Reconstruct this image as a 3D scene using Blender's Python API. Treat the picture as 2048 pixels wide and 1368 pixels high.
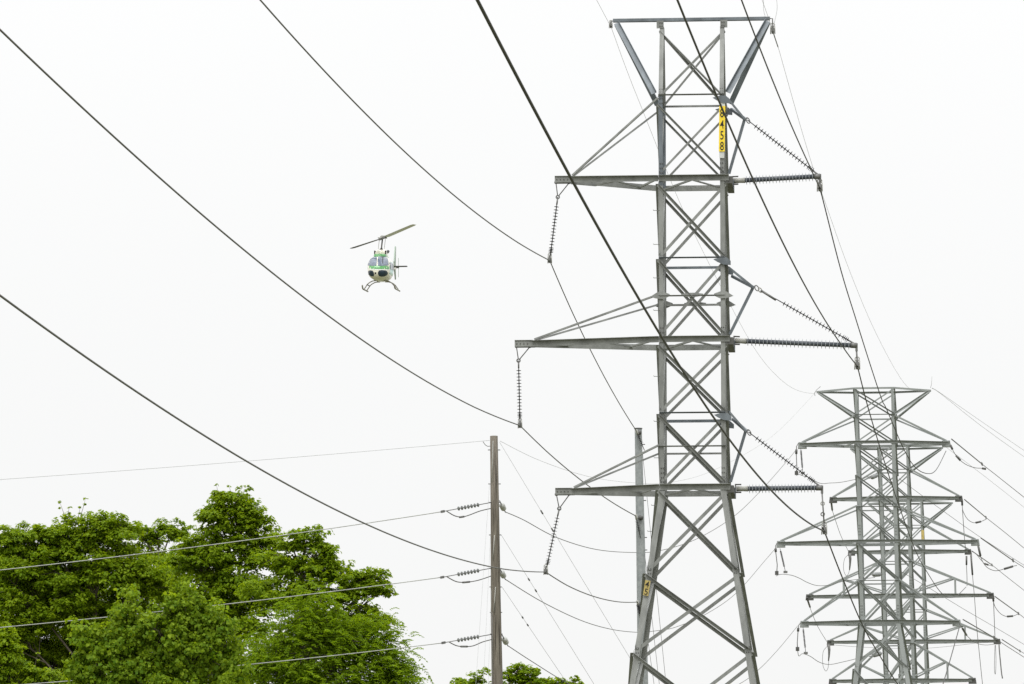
import bpy, math, random
import numpy as np
from mathutils import Vector, Quaternion
from mathutils.bvhtree import BVHTree

random.seed(7); RNG = np.random.default_rng(11)
for o in list(bpy.data.objects): bpy.data.objects.remove(o, do_unlink=True)
SC = bpy.context.scene
COL = SC.collection

# ------------------------------------------------------------------ camera
F = 11000.0; W, H = 2048.0, 1368.0          # focal length in photo pixels
HORIZON = 2095.0; CAMZ = 1.7
TH = math.atan((HORIZON - H / 2) / F)
cd = bpy.data.cameras.new('camera'); cam = bpy.data.objects.new('camera', cd); COL.objects.link(cam)
cd.sensor_width = 36.0; cd.lens = F / W * 36.0; cd.clip_start = 0.5; cd.clip_end = 9000
cam.location = (0, 0, CAMZ); cam.rotation_euler = (math.pi / 2 + TH, 0, 0)
SC.camera = cam

# ------------------------------------------------------------------ sky: bright even overcast
world = bpy.data.worlds.new('World'); SC.world = world; world.use_nodes = True
nt = world.node_tree; nt.nodes.clear()
N = nt.nodes.new; LK = nt.links.new
SUN_EL, SUN_AZ = math.radians(56), math.radians(200)   # behind the camera, a little to the left
out = N('ShaderNodeOutputWorld'); bg = N('ShaderNodeBackground'); bg.inputs[1].default_value = 0.12
sky = N('ShaderNodeTexSky'); sky.sky_type = 'NISHITA'; sky.sun_disc = False
sky.sun_elevation = SUN_EL; sky.sun_rotation = SUN_AZ
tc = N('ShaderNodeTexCoord'); sx = N('ShaderNodeSeparateXYZ'); LK(tc.outputs['Generated'], sx.inputs[0])
cl = N('ShaderNodeClamp'); LK(sx.outputs[2], cl.inputs[0])
m0 = N('ShaderNodeMath'); m0.operation = 'MULTIPLY_ADD'; LK(cl.outputs[0], m0.inputs[0])
m0.inputs[1].default_value = 1.65; m0.inputs[2].default_value = 0.24
m1 = N('ShaderNodeMath'); m1.operation = 'MULTIPLY_ADD'; LK(cl.outputs[0], m1.inputs[0])
LK(m0.outputs[0], m1.inputs[1]); m1.inputs[2].default_value = 1.0        # overcast: zenith about three times the horizon
noi = N('ShaderNodeTexNoise'); noi.inputs['Scale'].default_value = 3.0; noi.inputs['Detail'].default_value = 4
LK(tc.outputs['Generated'], noi.inputs['Vector'])
m3 = N('ShaderNodeMath'); m3.operation = 'MULTIPLY_ADD'; LK(noi.outputs[0], m3.inputs[0])
m3.inputs[1].default_value = 0.05; m3.inputs[2].default_value = 0.975
m2 = N('ShaderNodeMath'); m2.operation = 'MULTIPLY'; LK(m1.outputs[0], m2.inputs[0]); LK(m3.outputs[0], m2.inputs[1])
sc_ = N('ShaderNodeVectorMath'); sc_.operation = 'SCALE'; sc_.inputs[0].default_value = (7.62, 7.63, 7.60)
LK(m2.outputs[0], sc_.inputs['Scale'])
mx = N('ShaderNodeMixRGB'); mx.inputs[0].default_value = 0.02
LK(sc_.outputs[0], mx.inputs[1]); LK(sky.outputs[0], mx.inputs[2])
LK(mx.outputs[0], bg.inputs[0]); LK(bg.outputs[0], out.inputs[0])

sd = bpy.data.lights.new('sun', 'SUN'); sd.energy = 1.5; sd.angle = math.radians(25); sd.color = (1.0, 0.985, 0.96)
sun = bpy.data.objects.new('sun', sd); COL.objects.link(sun)
sdir = Vector((math.sin(SUN_AZ) * math.cos(SUN_EL), math.cos(SUN_AZ) * math.cos(SUN_EL), math.sin(SUN_EL)))
sun.rotation_euler = sdir.to_track_quat('Z', 'Y').to_euler(); sun.location = (0, -20, 60)
vs = SC.view_settings; vs.view_transform = 'Standard'; vs.look = 'None'; vs.gamma = 1.0; vs.exposure = 0.0
try: vs.use_curve_mapping = False
except Exception: pass

# ------------------------------------------------------------------ geometry helpers
CP = Vector((0, 0, CAMZ)); FW = Vector((0, math.cos(TH), math.sin(TH))); UP = Vector((0, -math.sin(TH), math.cos(TH)))
Z = Vector((0, 0, 1))
def ray(u, v): return FW + Vector((1, 0, 0)) * ((u - W / 2) / F) - UP * ((v - H / 2) / F)
def pt(u, v, d):
    r = ray(u, v); return CP + r * (d / r.y)
def onplane(u, v, A, B):
    """photo point carried out to the vertical plane through ground points A and B"""
    r = ray(u, v); n = Vector((B[1] - A[1], -(B[0] - A[0]), 0)); 
    t = (n.x * A[0] + n.y * A[1]) / (n.x * r.x + n.y * r.y)
    return CP + r * t
WO = {}
def empty(name, loc, label=None, cat=None, group=None):
    o = bpy.data.objects.new(name, None); o.empty_display_size = 0.3; COL.objects.link(o)
    o.location = loc; WO[o] = Vector(loc)
    if label: tag(o, label, cat, group)
    return o
def tag(o, label, cat, group=None, kind=None):
    if label: o['label'] = label
    if cat: o['category'] = cat
    if group: o['group'] = group
    if kind: o['kind'] = kind
    return o
def mesh_obj(name, verts, faces, mat, parent=None, smooth=False, origin=None):
    vs_ = [Vector(v) for v in verts]
    if origin is None:
        c = Vector((0, 0, 0))
        for v in vs_: c += v
        origin = c / len(vs_)
    me = bpy.data.meshes.new(name)
    me.from_pydata([(v - origin)[:] for v in vs_], [], faces); me.update()
    if smooth: me.polygons.foreach_set('use_smooth', [True] * len(me.polygons))
    if mat: me.materials.append(mat)
    o = bpy.data.objects.new(name, me); COL.objects.link(o)
    WO[o] = Vector(origin)
    if parent: o.parent = parent; o.location = origin - WO[parent]
    else: o.location = origin
    return o
class MB:
    def __init__(s): s.v = []; s.f = []
    def add(s, v, f):
        n = len(s.v); s.v += list(v); s.f += [tuple(i + n for i in q) for q in f]; return s
    def obj(s, name, mat, parent=None, smooth=False, origin=None): return mesh_obj(name, s.v, s.f, mat, parent, smooth, origin)
def box_vf(c, ax, ay, az):
    c = Vector(c); v = []
    for i in (-1, 1):
        for j in (-1, 1):
            for k in (-1, 1): v.append(c + ax * i + ay * j + az * k)
    return v, [(0, 1, 3, 2), (4, 6, 7, 5), (0, 4, 5, 1), (2, 3, 7, 6), (0, 2, 6, 4), (1, 5, 7, 3)]
def frame(d):
    d = d.normalized(); r = Vector((0, 0, 1)) if abs(d.z) < 0.9 else Vector((1, 0, 0))
    x = d.cross(r).normalized(); return x, x.cross(d).normalized()
def tube_vf(pts, rad, n=6, caps=True):
    pts = [Vector(p) for p in pts]; m = len(pts)
    rr = rad if isinstance(rad, (list, tuple)) else [rad] * m
    v = []; f = []
    x = None
    for i, p in enumerate(pts):
        d = (pts[min(i + 1, m - 1)] - pts[max(i - 1, 0)]).normalized()
        if x is None: x, y = frame(d)
        else:
            x = (x - d * x.dot(d))
            if x.length < 1e-5: x, _ = frame(d)
            x.normalize()
        y = d.cross(x)
        for k in range(n):
            a = 2 * math.pi * k / n; v.append(p + (x * math.cos(a) + y * math.sin(a)) * rr[i])
    for i in range(m - 1):
        for k in range(n):
            k2 = (k + 1) % n; f.append((i * n + k, i * n + k2, (i + 1) * n + k2, (i + 1) * n + k))
    if caps: f.append(tuple(range(n))[::-1]); f.append(tuple((m - 1) * n + k for k in range(n)))
    return v, f
def tube(name, pts, rad, mat, parent=None, n=6, smooth=True):
    v, f = tube_vf(pts, rad, n); return mesh_obj(name, v, f, mat, parent, smooth)
def angle_vf(P, Q, e1, e2, w, t=0.012, w2=None):
    """steel angle: corner line P-Q, one flange along e1, the other along e2"""
    d = (Q - P).normalized(); w2 = w2 or w
    e1 = (e1 - d * e1.dot(d)).normalized(); e2 = e2 - d * e2.dot(d); e2 = (e2 - e1 * e2.dot(e1)).normalized()
    pr = [e1 * 0, e1 * w, e1 * w + e2 * t, e1 * t + e2 * t, e1 * t + e2 * w2, e2 * w2]
    v = [P + p for p in pr] + [Q + p for p in pr]
    f = [(i, (i + 1) % 6, (i + 1) % 6 + 6, i + 6) for i in range(6)]
    f += [(3, 2, 1, 0), (5, 4, 3, 0), (6, 7, 8, 9), (6, 9, 10, 11)]
    return v, f
def angle(name, P, Q, e1, e2, w, mat, parent, t=0.012, w2=None):
    v, f = angle_vf(P, Q, e1, e2, w, t, w2); return mesh_obj(name, v, f, mat, parent)
def plate(name, pts, nrm, th, mat, parent):
    n = len(pts); a = [Vector(p) for p in pts]; b = [p + nrm * th for p in a]
    f = [tuple(range(n))[::-1], tuple(range(n, 2 * n))] + [(i, (i + 1) % n, (i + 1) % n + n, i + n) for i in range(n)]
    return mesh_obj(name, a + b, f, mat, parent)
def catmull(P, per=8):
    P = [Vector(p) for p in P]; R = []
    for i in range(len(P) - 1):
        a, b, c, d = P[max(i - 1, 0)], P[i], P[i + 1], P[min(i + 2, len(P) - 1)]
        for k in range(per):
            t = k / per
            R.append(0.5 * ((2 * b) + (c - a) * t + (2 * a - 5 * b + 4 * c - d) * t * t + (3 * b - a - 3 * c + d) * t ** 3))
    R.append(P[-1]); return R

# ------------------------------------------------------------------ materials
def mat(name, col, rough=0.6, metal=0.0, var=0.0, scale=4.0, spec=0.4, col2=None, detail=4, bump=0.0, stretch=None, coat=0.0):
    m = bpy.data.materials.new(name); m.use_nodes = True; t = m.node_tree; b = t.nodes['Principled BSDF']
    b.inputs['Roughness'].default_value = rough; b.inputs['Metallic'].default_value = metal
    b.inputs['Specular IOR Level'].default_value = spec
    b.inputs['Base Color'].default_value = (*col, 1)
    if coat: b.inputs['Coat Weight'].default_value = coat
    if var or col2:
        tcn = t.nodes.new('ShaderNodeNewGeometry'); mp = t.nodes.new('ShaderNodeMapping')
        if stretch: mp.inputs['Scale'].default_value = stretch
        nz = t.nodes.new('ShaderNodeTexNoise'); nz.inputs['Scale'].default_value = scale; nz.inputs['Detail'].default_value = detail
        nz.inputs['Roughness'].default_value = 0.65
        cr = t.nodes.new('ShaderNodeValToRGB')
        c2 = col2 or tuple(min(1, c * (1 + var)) for c in col); c1 = col if col2 else tuple(c * (1 - var) for c in col)
        cr.color_ramp.elements[0].color = (*c1, 1); cr.color_ramp.elements[1].color = (*c2, 1)
        cr.color_ramp.elements[0].position = 0.32; cr.color_ramp.elements[1].position = 0.68
        t.links.new(tcn.outputs['Position'], mp.inputs[0]); t.links.new(mp.outputs[0], nz.inputs['Vector'])
        t.links.new(nz.outputs[0], cr.inputs[0]); t.links.new(cr.outputs[0], b.inputs['Base Color'])
        if bump:
            bp = t.nodes.new('ShaderNodeBump'); bp.inputs['Strength'].default_value = bump; bp.inputs['Distance'].default_value = 0.02
            t.links.new(nz.outputs[0], bp.inputs['Height']); t.links.new(bp.outputs[0], b.inputs['Normal'])
    return m
M = {}
M['steel'] = mat('weathered_steel', (0.224, 0.231, 0.221), 0.62, 0.0, 0.26, 3.0, stretch=(1, 1, 0.35))
M['steel_new'] = mat('galvanised_steel', (0.150, 0.170, 0.188), 0.5, 0.2, 0.32, 2.2, stretch=(1, 1, 0.5))
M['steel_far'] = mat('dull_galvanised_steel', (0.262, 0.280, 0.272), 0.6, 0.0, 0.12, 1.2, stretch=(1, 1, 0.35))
M['bolt'] = mat('bolt_steel', (0.10, 0.10, 0.095), 0.55, 0.3)
M['pole_steel'] = mat('spangled_steel', (0.22, 0.24, 0.245), 0.5, 0.15, 0.0, 7.0, col2=(0.34, 0.36, 0.36), detail=6)
M['wood'] = mat('weathered_wood', (0.070, 0.058, 0.045), 0.85, 0, 0, 38.0, col2=(0.24, 0.215, 0.175), detail=8, bump=0.8, stretch=(1, 1, 0.035))
M['wire_dark'] = mat('dark_wire', (0.035, 0.035, 0.03), 0.6, 0.2, 0.25, 3)
M['wire_mid'] = mat('grey_wire', (0.10, 0.10, 0.09), 0.55, 0.2, 0.25, 3)
M['wire_light'] = mat('aluminium_wire', (0.36, 0.37, 0.34), 0.5, 0.2, 0.15, 3)
M['wire_thin'] = mat('thin_wire', (0.30, 0.31, 0.30), 0.5, 0.2, 0.15, 3)
M['wire_white'] = mat('white_cable', (0.75, 0.75, 0.72), 0.5)
M['shed_dark'] = mat('dark_polymer', (0.032, 0.033, 0.034), 0.5, 0, 0.2, 20)
M['shed_grey'] = mat('grey_polymer', (0.34, 0.36, 0.38), 0.45, 0, 0.15, 20)
M['post_core'] = mat('slate_polymer', (0.075, 0.085, 0.10), 0.45, 0, 0.2, 10)
M['porcelain'] = mat('pale_porcelain', (0.50, 0.51, 0.49), 0.3, 0, 0.08, 15)
M['disc_grey'] = mat('grey_porcelain', (0.24, 0.25, 0.25), 0.35, 0, 0.1, 15)
M['fitting'] = mat('forged_fitting', (0.16, 0.16, 0.155), 0.5, 0.3, 0.3, 12)
M['fitting_pale'] = mat('pale_casting', (0.36, 0.36, 0.33), 0.5, 0, 0.15, 12)
M['yellow'] = mat('yellow_plate', (0.84, 0.62, 0.035), 0.5, 0, 0.12, 9)
M['yellow_old'] = mat('faded_yellow_plate', (0.46, 0.36, 0.12), 0.6, 0, 0.25, 9)
M['black'] = mat('black_paint', (0.018, 0.016, 0.014), 0.6)
M['plate_back'] = mat('pale_plate_back', (0.55, 0.56, 0.54), 0.5, 0.0, 0.1, 8)
M['bark'] = mat('bark', (0.07, 0.055, 0.04), 0.9, 0, 0, 9, col2=(0.16, 0.135, 0.105), bump=0.4, stretch=(1, 1, 0.3))
M['grass'] = mat('dry_grass', (0.075, 0.085, 0.040), 0.9, 0, 0, 0.15, col2=(0.15, 0.15, 0.085), detail=8)
M['h_cream'] = mat('cream_paint', (0.82, 0.79, 0.66), 0.3, 0, 0.05, 3, coat=0.4)
M['h_green'] = mat('green_paint', (0.10, 0.36, 0.11), 0.3, 0, 0.15, 6, coat=0.4)
M['h_teal'] = mat('pale_teal_paint', (0.34, 0.66, 0.60), 0.3, 0, 0.08, 4, coat=0.4)
M['h_white'] = mat('white_paint', (0.80, 0.82, 0.80), 0.35, coat=0.3)
M['h_glass'] = mat('tinted_windscreen', (0.125, 0.155, 0.21), 0.12, 0, 0.35, 7, spec=0.7)
M['h_glass_dark'] = mat('dark_chin_glass', (0.018, 0.035, 0.055), 0.12, 0, 0.3, 6, spec=0.6)
M['h_fin'] = mat('grey_green_paint', (0.28, 0.36, 0.29), 0.4)
M['h_dark'] = mat('dark_metal', (0.04, 0.04, 0.04), 0.5, 0.2)
M['blade_dark'] = mat('dark_blade', (0.06, 0.06, 0.06), 0.5)
M['blade_pale'] = mat('pale_blade', (0.80, 0.80, 0.78), 0.5)
M['skid'] = mat('skid_paint', (0.26, 0.25, 0.20), 0.5)

def leaf_mat(name, lo, hi, trans=0.35):
    m = bpy.data.materials.new(name); m.use_nodes = True; t = m.node_tree; t.nodes.clear()
    o = t.nodes.new('ShaderNodeOutputMaterial'); at = t.nodes.new('ShaderNodeAttribute'); at.attribute_name = 'tint'
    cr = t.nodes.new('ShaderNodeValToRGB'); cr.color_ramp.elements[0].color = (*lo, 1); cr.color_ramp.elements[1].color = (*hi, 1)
    df = t.nodes.new('ShaderNodeBsdfPrincipled'); df.inputs['Roughness'].default_value = 0.5; df.inputs['Specular IOR Level'].default_value = 0.12
    tr = t.nodes.new('ShaderNodeBsdfTranslucent'); mxs = t.nodes.new('ShaderNodeMixShader'); mxs.inputs[0].default_value = trans
    gm = t.nodes.new('ShaderNodeMixRGB'); gm.blend_type = 'MULTIPLY'; gm.inputs[0].default_value = 1; gm.inputs[2].default_value = (1.25, 1.15, 0.5, 1)
    t.links.new(at.outputs['Fac'], cr.inputs[0]); t.links.new(cr.outputs[0], df.inputs['Base Color'])
    t.links.new(cr.outputs[0], gm.inputs[1]); t.links.new(gm.outputs[0], tr.inputs['Color'])
    t.links.new(df.outputs[0], mxs.inputs[1]); t.links.new(tr.outputs[0], mxs.inputs[2]); t.links.new(mxs.outputs[0], o.inputs[0])
    return m
M['leaf_maple'] = leaf_mat('maple_leaf', (0.140, 0.240, 0.009), (0.310, 0.420, 0.018), 0.55)
M['leaf_poplar'] = leaf_mat('poplar_leaf', (0.100, 0.200, 0.012), (0.290, 0.400, 0.024), 0.50)
M['leaf_feather'] = leaf_mat('feathery_leaf', (0.120, 0.215, 0.010), (0.250, 0.375, 0.015), 0.50)

# ------------------------------------------------------------------ ground
gv = []; gf = []; gx = [-3000, -800, -300, -120, -40, 40, 120, 300, 800, 3000]; gy = [-500, -100, 0, 60, 120, 180, 240, 300, 400, 800, 5000]
for y in gy:
    for x in gx: gv.append((x, y, 0))
for j in range(len(gy) - 1):
    for i in range(len(gx) - 1):
        a = j * len(gx) + i; gf.append((a, a + 1, a + 1 + len(gx), a + len(gx)))
tag(mesh_obj('ground', gv, gf, M['grass'], origin=Vector((0, 0, 0))), None, None, kind='structure')

# ------------------------------------------------------------------ lattice towers
class Tower:
    def __init__(s, name, label, u0, v0, d, phi, lean=0.0, group=None, off=0.0):
        s.phi = math.radians(phi); s.a = Vector((math.cos(s.phi), -math.sin(s.phi), 0)); s.b = Vector((math.sin(s.phi), math.cos(s.phi), 0))
        p = pt(u0, v0, d); s.O = Vector((p.x, p.y, 0)) - s.b * off; s.lean = lean; s.zr = p.z
        s.root = empty(name, s.O, label, 'lattice tower', group); s.bm = MB()
    def P(s, u, v, off=0.0):                 # photo point on the plane of a face (off) or of the arms (0)
        r = ray(u, v); t = (s.O + s.b * off - CP).dot(s.b) / r.dot(s.b); return CP + r * t
    def z(s, v, off): 
        c = s.O; A = c + s.b * off
        r0 = (A.x / A.y) * F
        # height of photo row v on the face, on the tower's own axis
        u = W / 2 + r0
        return s.P(u, v, off).z
    def L(s, x, y, z): return s.O + s.a * (x + s.lean * (z - s.zr)) + s.b * y + Z * z
    def loc(s, p): q = p - s.O; return q.dot(s.a), q.dot(s.b), q.z
    def leg(s, sx, sy, z0, x0, y0, z1, x1, y1, w, m, nm='leg'):
        return angle(nm, s.L(sx * x0, sy * y0, z0), s.L(sx * x1, sy * y1, z1), s.a * -sx, s.b * -sy, w, m, s.root, 0.016)
    def xbrace(s, lo, hi, w, m, sides=True):
        (z0, x0, y0), (z1, x1, y1) = lo, hi
        for sy in (-1, 1):
            n = s.b * -sy
            for k in (-1, 1):
                off = n * (-0.004 if k > 0 else 0.022)
                angle('diagonal_brace', s.L(k * x0, sy * y0, z0) + off, s.L(-k * x1, sy * y1, z1) + off, -Z, s.b * (-1 if k > 0 else 1), w, m, s.root, 0.008)
        if sides:
            for sx in (-1, 1):
                n = s.a * -sx
                for k in (-1, 1):
                    off = n * (-0.004 if k > 0 else 0.022)
                    angle('diagonal_brace', s.L(sx * x0, k * y0, z0) + off, s.L(sx * x1, -k * y1, z1) + off, Z, n * (-1 if k > 0 else 1), w, m, s.root, 0.008)
    def girt(s, zz, x, y, w, m, sides=True):
        angle('horizontal_strut', s.L(-x, -y - 0.006, zz), s.L(x, -y - 0.006, zz), -s.b, -Z, w, m, s.root, 0.008, 0.036)
        angle('horizontal_strut', s.L(-x, y + 0.006, zz), s.L(x, y + 0.006, zz), -Z, s.b, w, m, s.root, 0.008)
        if sides:
            for sx in (-1, 1):
                angle('horizontal_strut', s.L(sx * x, -y, zz) + s.a * (sx * 0.006), s.L(sx * x, y, zz) + s.a * (sx * 0.006), -Z, s.a * -sx, w, m, s.root, 0.008)
    def bolts(s, sx, sy, zz, x, y, n=3, cols=2, pitch=0.13):
        mb = s.bm
        for i in range(n):
            for j in range(cols):
                c = s.L(sx * (x - 0.045 - 0.06 * j), sy * y, zz - (i - (n - 1) / 2) * pitch) + s.b * (sy * 0.012)
                mb.add(*box_vf(c, s.a * 0.013, s.b * 0.012, Z * 0.013))
    def finish(s): s.bm.obj('bolts', M['bolt'], s.root)['kind'] = 'stuff'

# --- the near tower
HWM = 0.92
T = Tower('lattice_tower', 'tall near lattice tower with yellow 8458 number plate and braced post insulators', 1384.3, 700, 152.2, 4.3, off=-HWM)
zl = lambda v: T.z(v, -HWM)
mS, mN = M['steel'], M['steel_new']
z_top, z1, za1, z2, zt2, za2, z3, zt3, za3, zf1, zf2 = [zl(v) for v in (42, 188, 353, 514, 590, 675, 824, 891, 971, 1140, 1300)]
# body from the lowest arm down: the legs splay
def flare(z_): return HWM + (za3 - z_) * 0.148
zfs = [za3, zf1, zf2]
for k in range(4): zfs.append(zfs[-1] - [2.9, 3.3, 3.7, 9][k])
zfs[-1] = 0.0
for sx in (-1, 1):
    for sy in (-1, 1):
        T.leg(sx, sy, z1, HWM - 0.004, HWM - 0.004, z_top, HWM - 0.01, 0.10, 0.12, mS)
        T.leg(sx, sy, za1 - 0.25, HWM, HWM, z1, HWM, HWM, 0.12, mN if sx < 0 else mS)
        T.leg(sx, sy, za3 - 0.1, HWM, HWM, za1 - 0.25, HWM, HWM, 0.12, mS)
        T.leg(sx, sy, 0, flare(0), flare(0), za3 - 0.1, HWM, HWM, 0.155, mS)
        T.bolts(sx, sy, z1 - 0.05, HWM, HWM, 4); T.bolts(sx, sy, za1 + 0.25, HWM, HWM, 3)
        T.bolts(sx, sy, za2 + 0.22, HWM, HWM, 2); T.bolts(sx, sy, za3 + 0.3, HWM, HWM, 4)
    # cover strips bolted to the outside of the legs
    for zz0, zz1 in ((z2 + 0.05, za1 - 0.3), (za2 + 0.35, zt2 + 0.1), (z3 + 0.05, za2 - 0.4), (za3 + 0.35, zt3 + 0.5)):
        plate('splice_strip', [T.L(sx * (HWM + 0.002), -HWM + y, zz) for y, zz in ((0, zz0), (0.13, zz0), (0.13, zz1), (0, zz1))], T.a * sx, 0.012, mS, T.root)
b2 = 0.062
T.xbrace((z1 - 0.05, HWM, HWM), (z_top - 0.1, HWM - 0.02, 0.10), b2, mS, False)
for hi_, lo_ in ((z1 - 0.28, za1 + 0.12), (za1 - 0.2, z2 + 0.05), (z2 - 0.05, za2 + 0.12), (za2 - 0.2, z3 + 0.05), (z3 - 0.05, za3 + 0.12)):
    T.xbrace((lo_, HWM, HWM), (hi_, HWM, HWM), b2 if hi_ > za1 else 0.082, mS)
for i in range(len(zfs) - 2):
    hi_, lo_ = zfs[i] - 0.12, zfs[i + 1] - 0.02
    T.xbrace((lo_, flare(lo_), flare(lo_)), (hi_, flare(hi_), flare(hi_)), 0.095, mS)
for i in (1, 2):
    for sx in (-1, 1): T.bolts(sx, -1, zfs[i] - 0.05, flare(zfs[i]), flare(zfs[i]), 2)
T.girt(z1, HWM, HWM, 0.06, mS); T.girt(z2, HWM, HWM, 0.075, mN); T.girt(zt2, HWM, HWM, 0.06, mS)
T.girt(z3, HWM, HWM, 0.085, mN); T.girt(zt3, HWM, HWM, 0.055, mS)
# pointed plates where the middle tie rods meet the legs
for sx in (-1, 1):
    for sy in (-1, 1):
        c = (sx * HWM, sy * (HWM + 0.03))
        plate('gusset_plate', [T.L(c[0] + dx * -sx, c[1], zt2 + dz) for dx, dz in ((-0.10, -0.09), (0.13, -0.11), (0.30, -0.03), (0.30, 0.03), (0.13, 0.09), (-0.04, 0.09), (-0.24, -0.04))], T.b * sy, 0.01, mS, T.root)
for sy in (-1, 1):
    plate('gusset_plate', [T.L(dx, sy * (HWM + 0.035), zt2 + dz) for dx, dz in ((-0.3, -0.025), (-0.08, -0.06), (0.1, -0.06), (0.32, -0.025), (0.32, 0.03), (0.08, 0.06), (-0.1, 0.06), (-0.3, 0.03))], T.b * sy, 0.01, mS, T.root)
# bluish clamp plates on the right legs that carry the struts
for v_ in (200, 523, 834):
    zz = zl(v_)
    for sy in (-1, 1):
        plate('clamp_plate', [T.L(HWM + x, sy * (HWM + 0.05), zz + dz) for x, dz in ((-0.32, 0.05), (-0.1, 0.11), (0.06, 0.10), (0.17, 0.0), (0.17, -0.12), (-0.04, -0.10), (-0.2, -0.03))], T.b * sy, 0.014, mN, T.root)
    plate('clamp_plate', [T.L(HWM + 0.03, y, zz + dz) for y, dz in ((-HWM, 0.06), (HWM, 0.06), (HWM, -0.16), (-HWM, -0.16))], T.a, 0.014, M['bolt'], T.root)
# top bar and its raking props
zb = T.z(38, 0); xl = T.loc(T.P(1226, 45))[0]; xr = T.loc(T.P(1540, 37))[0]
zbl, zbr = T.P(1226, 45).z, T.P(1540, 37).z
angle('top_bar', T.L(xl, -0.06, zb + 0.03), T.L(xr, -0.06, zb + 0.03), -Z, T.b, 0.09, mN, T.root, 0.012)
angle('top_bar', T.L(xl, 0.06, zb + 0.03), T.L(xr, 0.06, zb + 0.03), -Z, T.b, 0.09, mN, T.root, 0.012)
for sx, u_ in ((-1, 1238), (1, 1531)):
    tip = T.loc(T.P(u_, 47))
    for sy in (-1, 1):
        e = T.L(sx * (HWM + 0.05), sy * (HWM + 0.02), z1 + 0.05)
        angle('raking_prop', T.L(tip[0], sy * 0.08, zb - 0.08), e, T.a * sx, T.b * sy, 0.15, mN, T.root, 0.012, 0.1)
for sx in (-1, 1):
    plate('top_plate', [T.L(sx * (HWM - 0.02) + x, -0.13, zb + dz) for x, dz in ((-0.1, -0.28), (0.1, -0.28), (0.1, -0.06), (-0.1, -0.06))], -T.b, 0.012, mS, T.root)
    T.bolts(sx, -1, zb - 0.17, HWM + 0.03, 0.14, 2, 2, 0.1)
# cross arms on the left, with tie rods
ARMS = [(za1, 1110, 354.5, 1142, z1 - 0.12), (za2, 1030, 682.5, 1066, zt2), (za3, 1111, 978, 1145, zt3)]
TIP = []
for zz, ut, vt, ub, ztie in ARMS:
    tp = T.loc(T.P(ut, vt)); x_t, z_t = tp[0], tp[2]; x_b = T.loc(T.P(ub, vt))[0]
    zz = zz + 0.04
    for sy in (-1, 1):
        yo = sy * (HWM + 0.012)
        angle('cross_arm_beam', T.L(-HWM, yo, zz), T.L(HWM + 0.13, yo, zz), -Z, T.b * sy, 0.165, mS, T.root, 0.012, 0.11)
        angle('cross_arm_beam', T.L(x_b, sy * 0.10, z_t), T.L(-HWM - 0.004, yo, zz - 0.002), -Z, T.b * sy, 0.165, mS, T.root, 0.012, 0.11)
        angle('tie_rod', T.L(x_b + 0.05, sy * 0.13, z_t + 0.01), T.L(-HWM, sy * (HWM + 0.05), ztie), Z, T.b * -sy, 0.052, mS, T.root, 0.008)
        plate('tip_channel', [T.L(x, sy * 0.115, z_t + dz) for x, dz in ((x_t, 0), (x_b + 0.06, 0), (x_b + 0.06, -0.17), (x_t, -0.17))], T.b * sy, 0.014, mS, T.root)
    plate('tip_cover', [T.L(x, y, z_t + 0.004) for x, y in ((x_t, -0.16), (x_b, -0.16), (x_b, 0.16), (x_t, 0.16))], Z, 0.012, mS, T.root)
    n = 4
    for i in range(n):                       # lacing inside the arm
        t0, t1 = i / n, (i + 1) / n
        xa, xb_ = x_b + (-HWM - x_b) * t0, x_b + (-HWM - x_b) * t1
        ya, yb_ = 0.1 + (HWM - 0.1) * t0, 0.1 + (HWM - 0.1) * t1
        sg = 1 if i % 2 else -1
        angle('arm_lacing', T.L(xa, sg * ya, zz - 0.09), T.L(xb_, -sg * yb_, zz - 0.09), T.a, Z, 0.05, mS, T.root, 0.008)
    angle('arm_lacing', T.L(-HWM, HWM, zz - 0.15), T.L(0, -HWM, zz - 0.15), T.a, Z, 0.05, mS, T.root, 0.008)
    angle('arm_lacing', T.L(0, -HWM, zz - 0.155), T.L(HWM, HWM, zz - 0.155), T.a, Z, 0.05, mS, T.root, 0.008)
    for i in range(4): T.bm.add(*box_vf(T.L(x_t + 0.06 + i * 0.1, -0.135, z_t - 0.085), T.a * 0.014, T.b * 0.012, Z * 0.014))
    # bracket that carries the post insulator on the right
    v, f = box_vf(T.L(HWM + 0.13, 0, zz - 0.14), T.a * 0.09, T.b * (HWM + 0.0), Z * 0.10); mesh_obj('post_bracket', v, f, M['bolt'], T.root)
    plate('base_plate', [T.L(HWM + 0.222, y, zz - 0.15 + dz) for y, dz in ((-0.2, -0.16), (0.2, -0.16), (0.2, 0.12), (-0.2, 0.12))], T.a, 0.02, mN, T.root)
    TIP.append((x_t, x_b, z_t))
# step bolts on the near left leg
for v_ in (420, 488, 555, 620, 752, 842, 915, 1010, 1062):
    zz = zl(v_); xx = -(HWM if zz > za3 else flare(zz)) 
    tube('step_bolt', [T.L(xx + 0.02, -HWM - 0.0, zz), T.L(xx - 0.15, -HWM - 0.0, zz), T.L(xx - 0.155, -HWM - 0.0, zz + 0.03)], 0.009, mS, T.root, 5)

T.finish()
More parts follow.
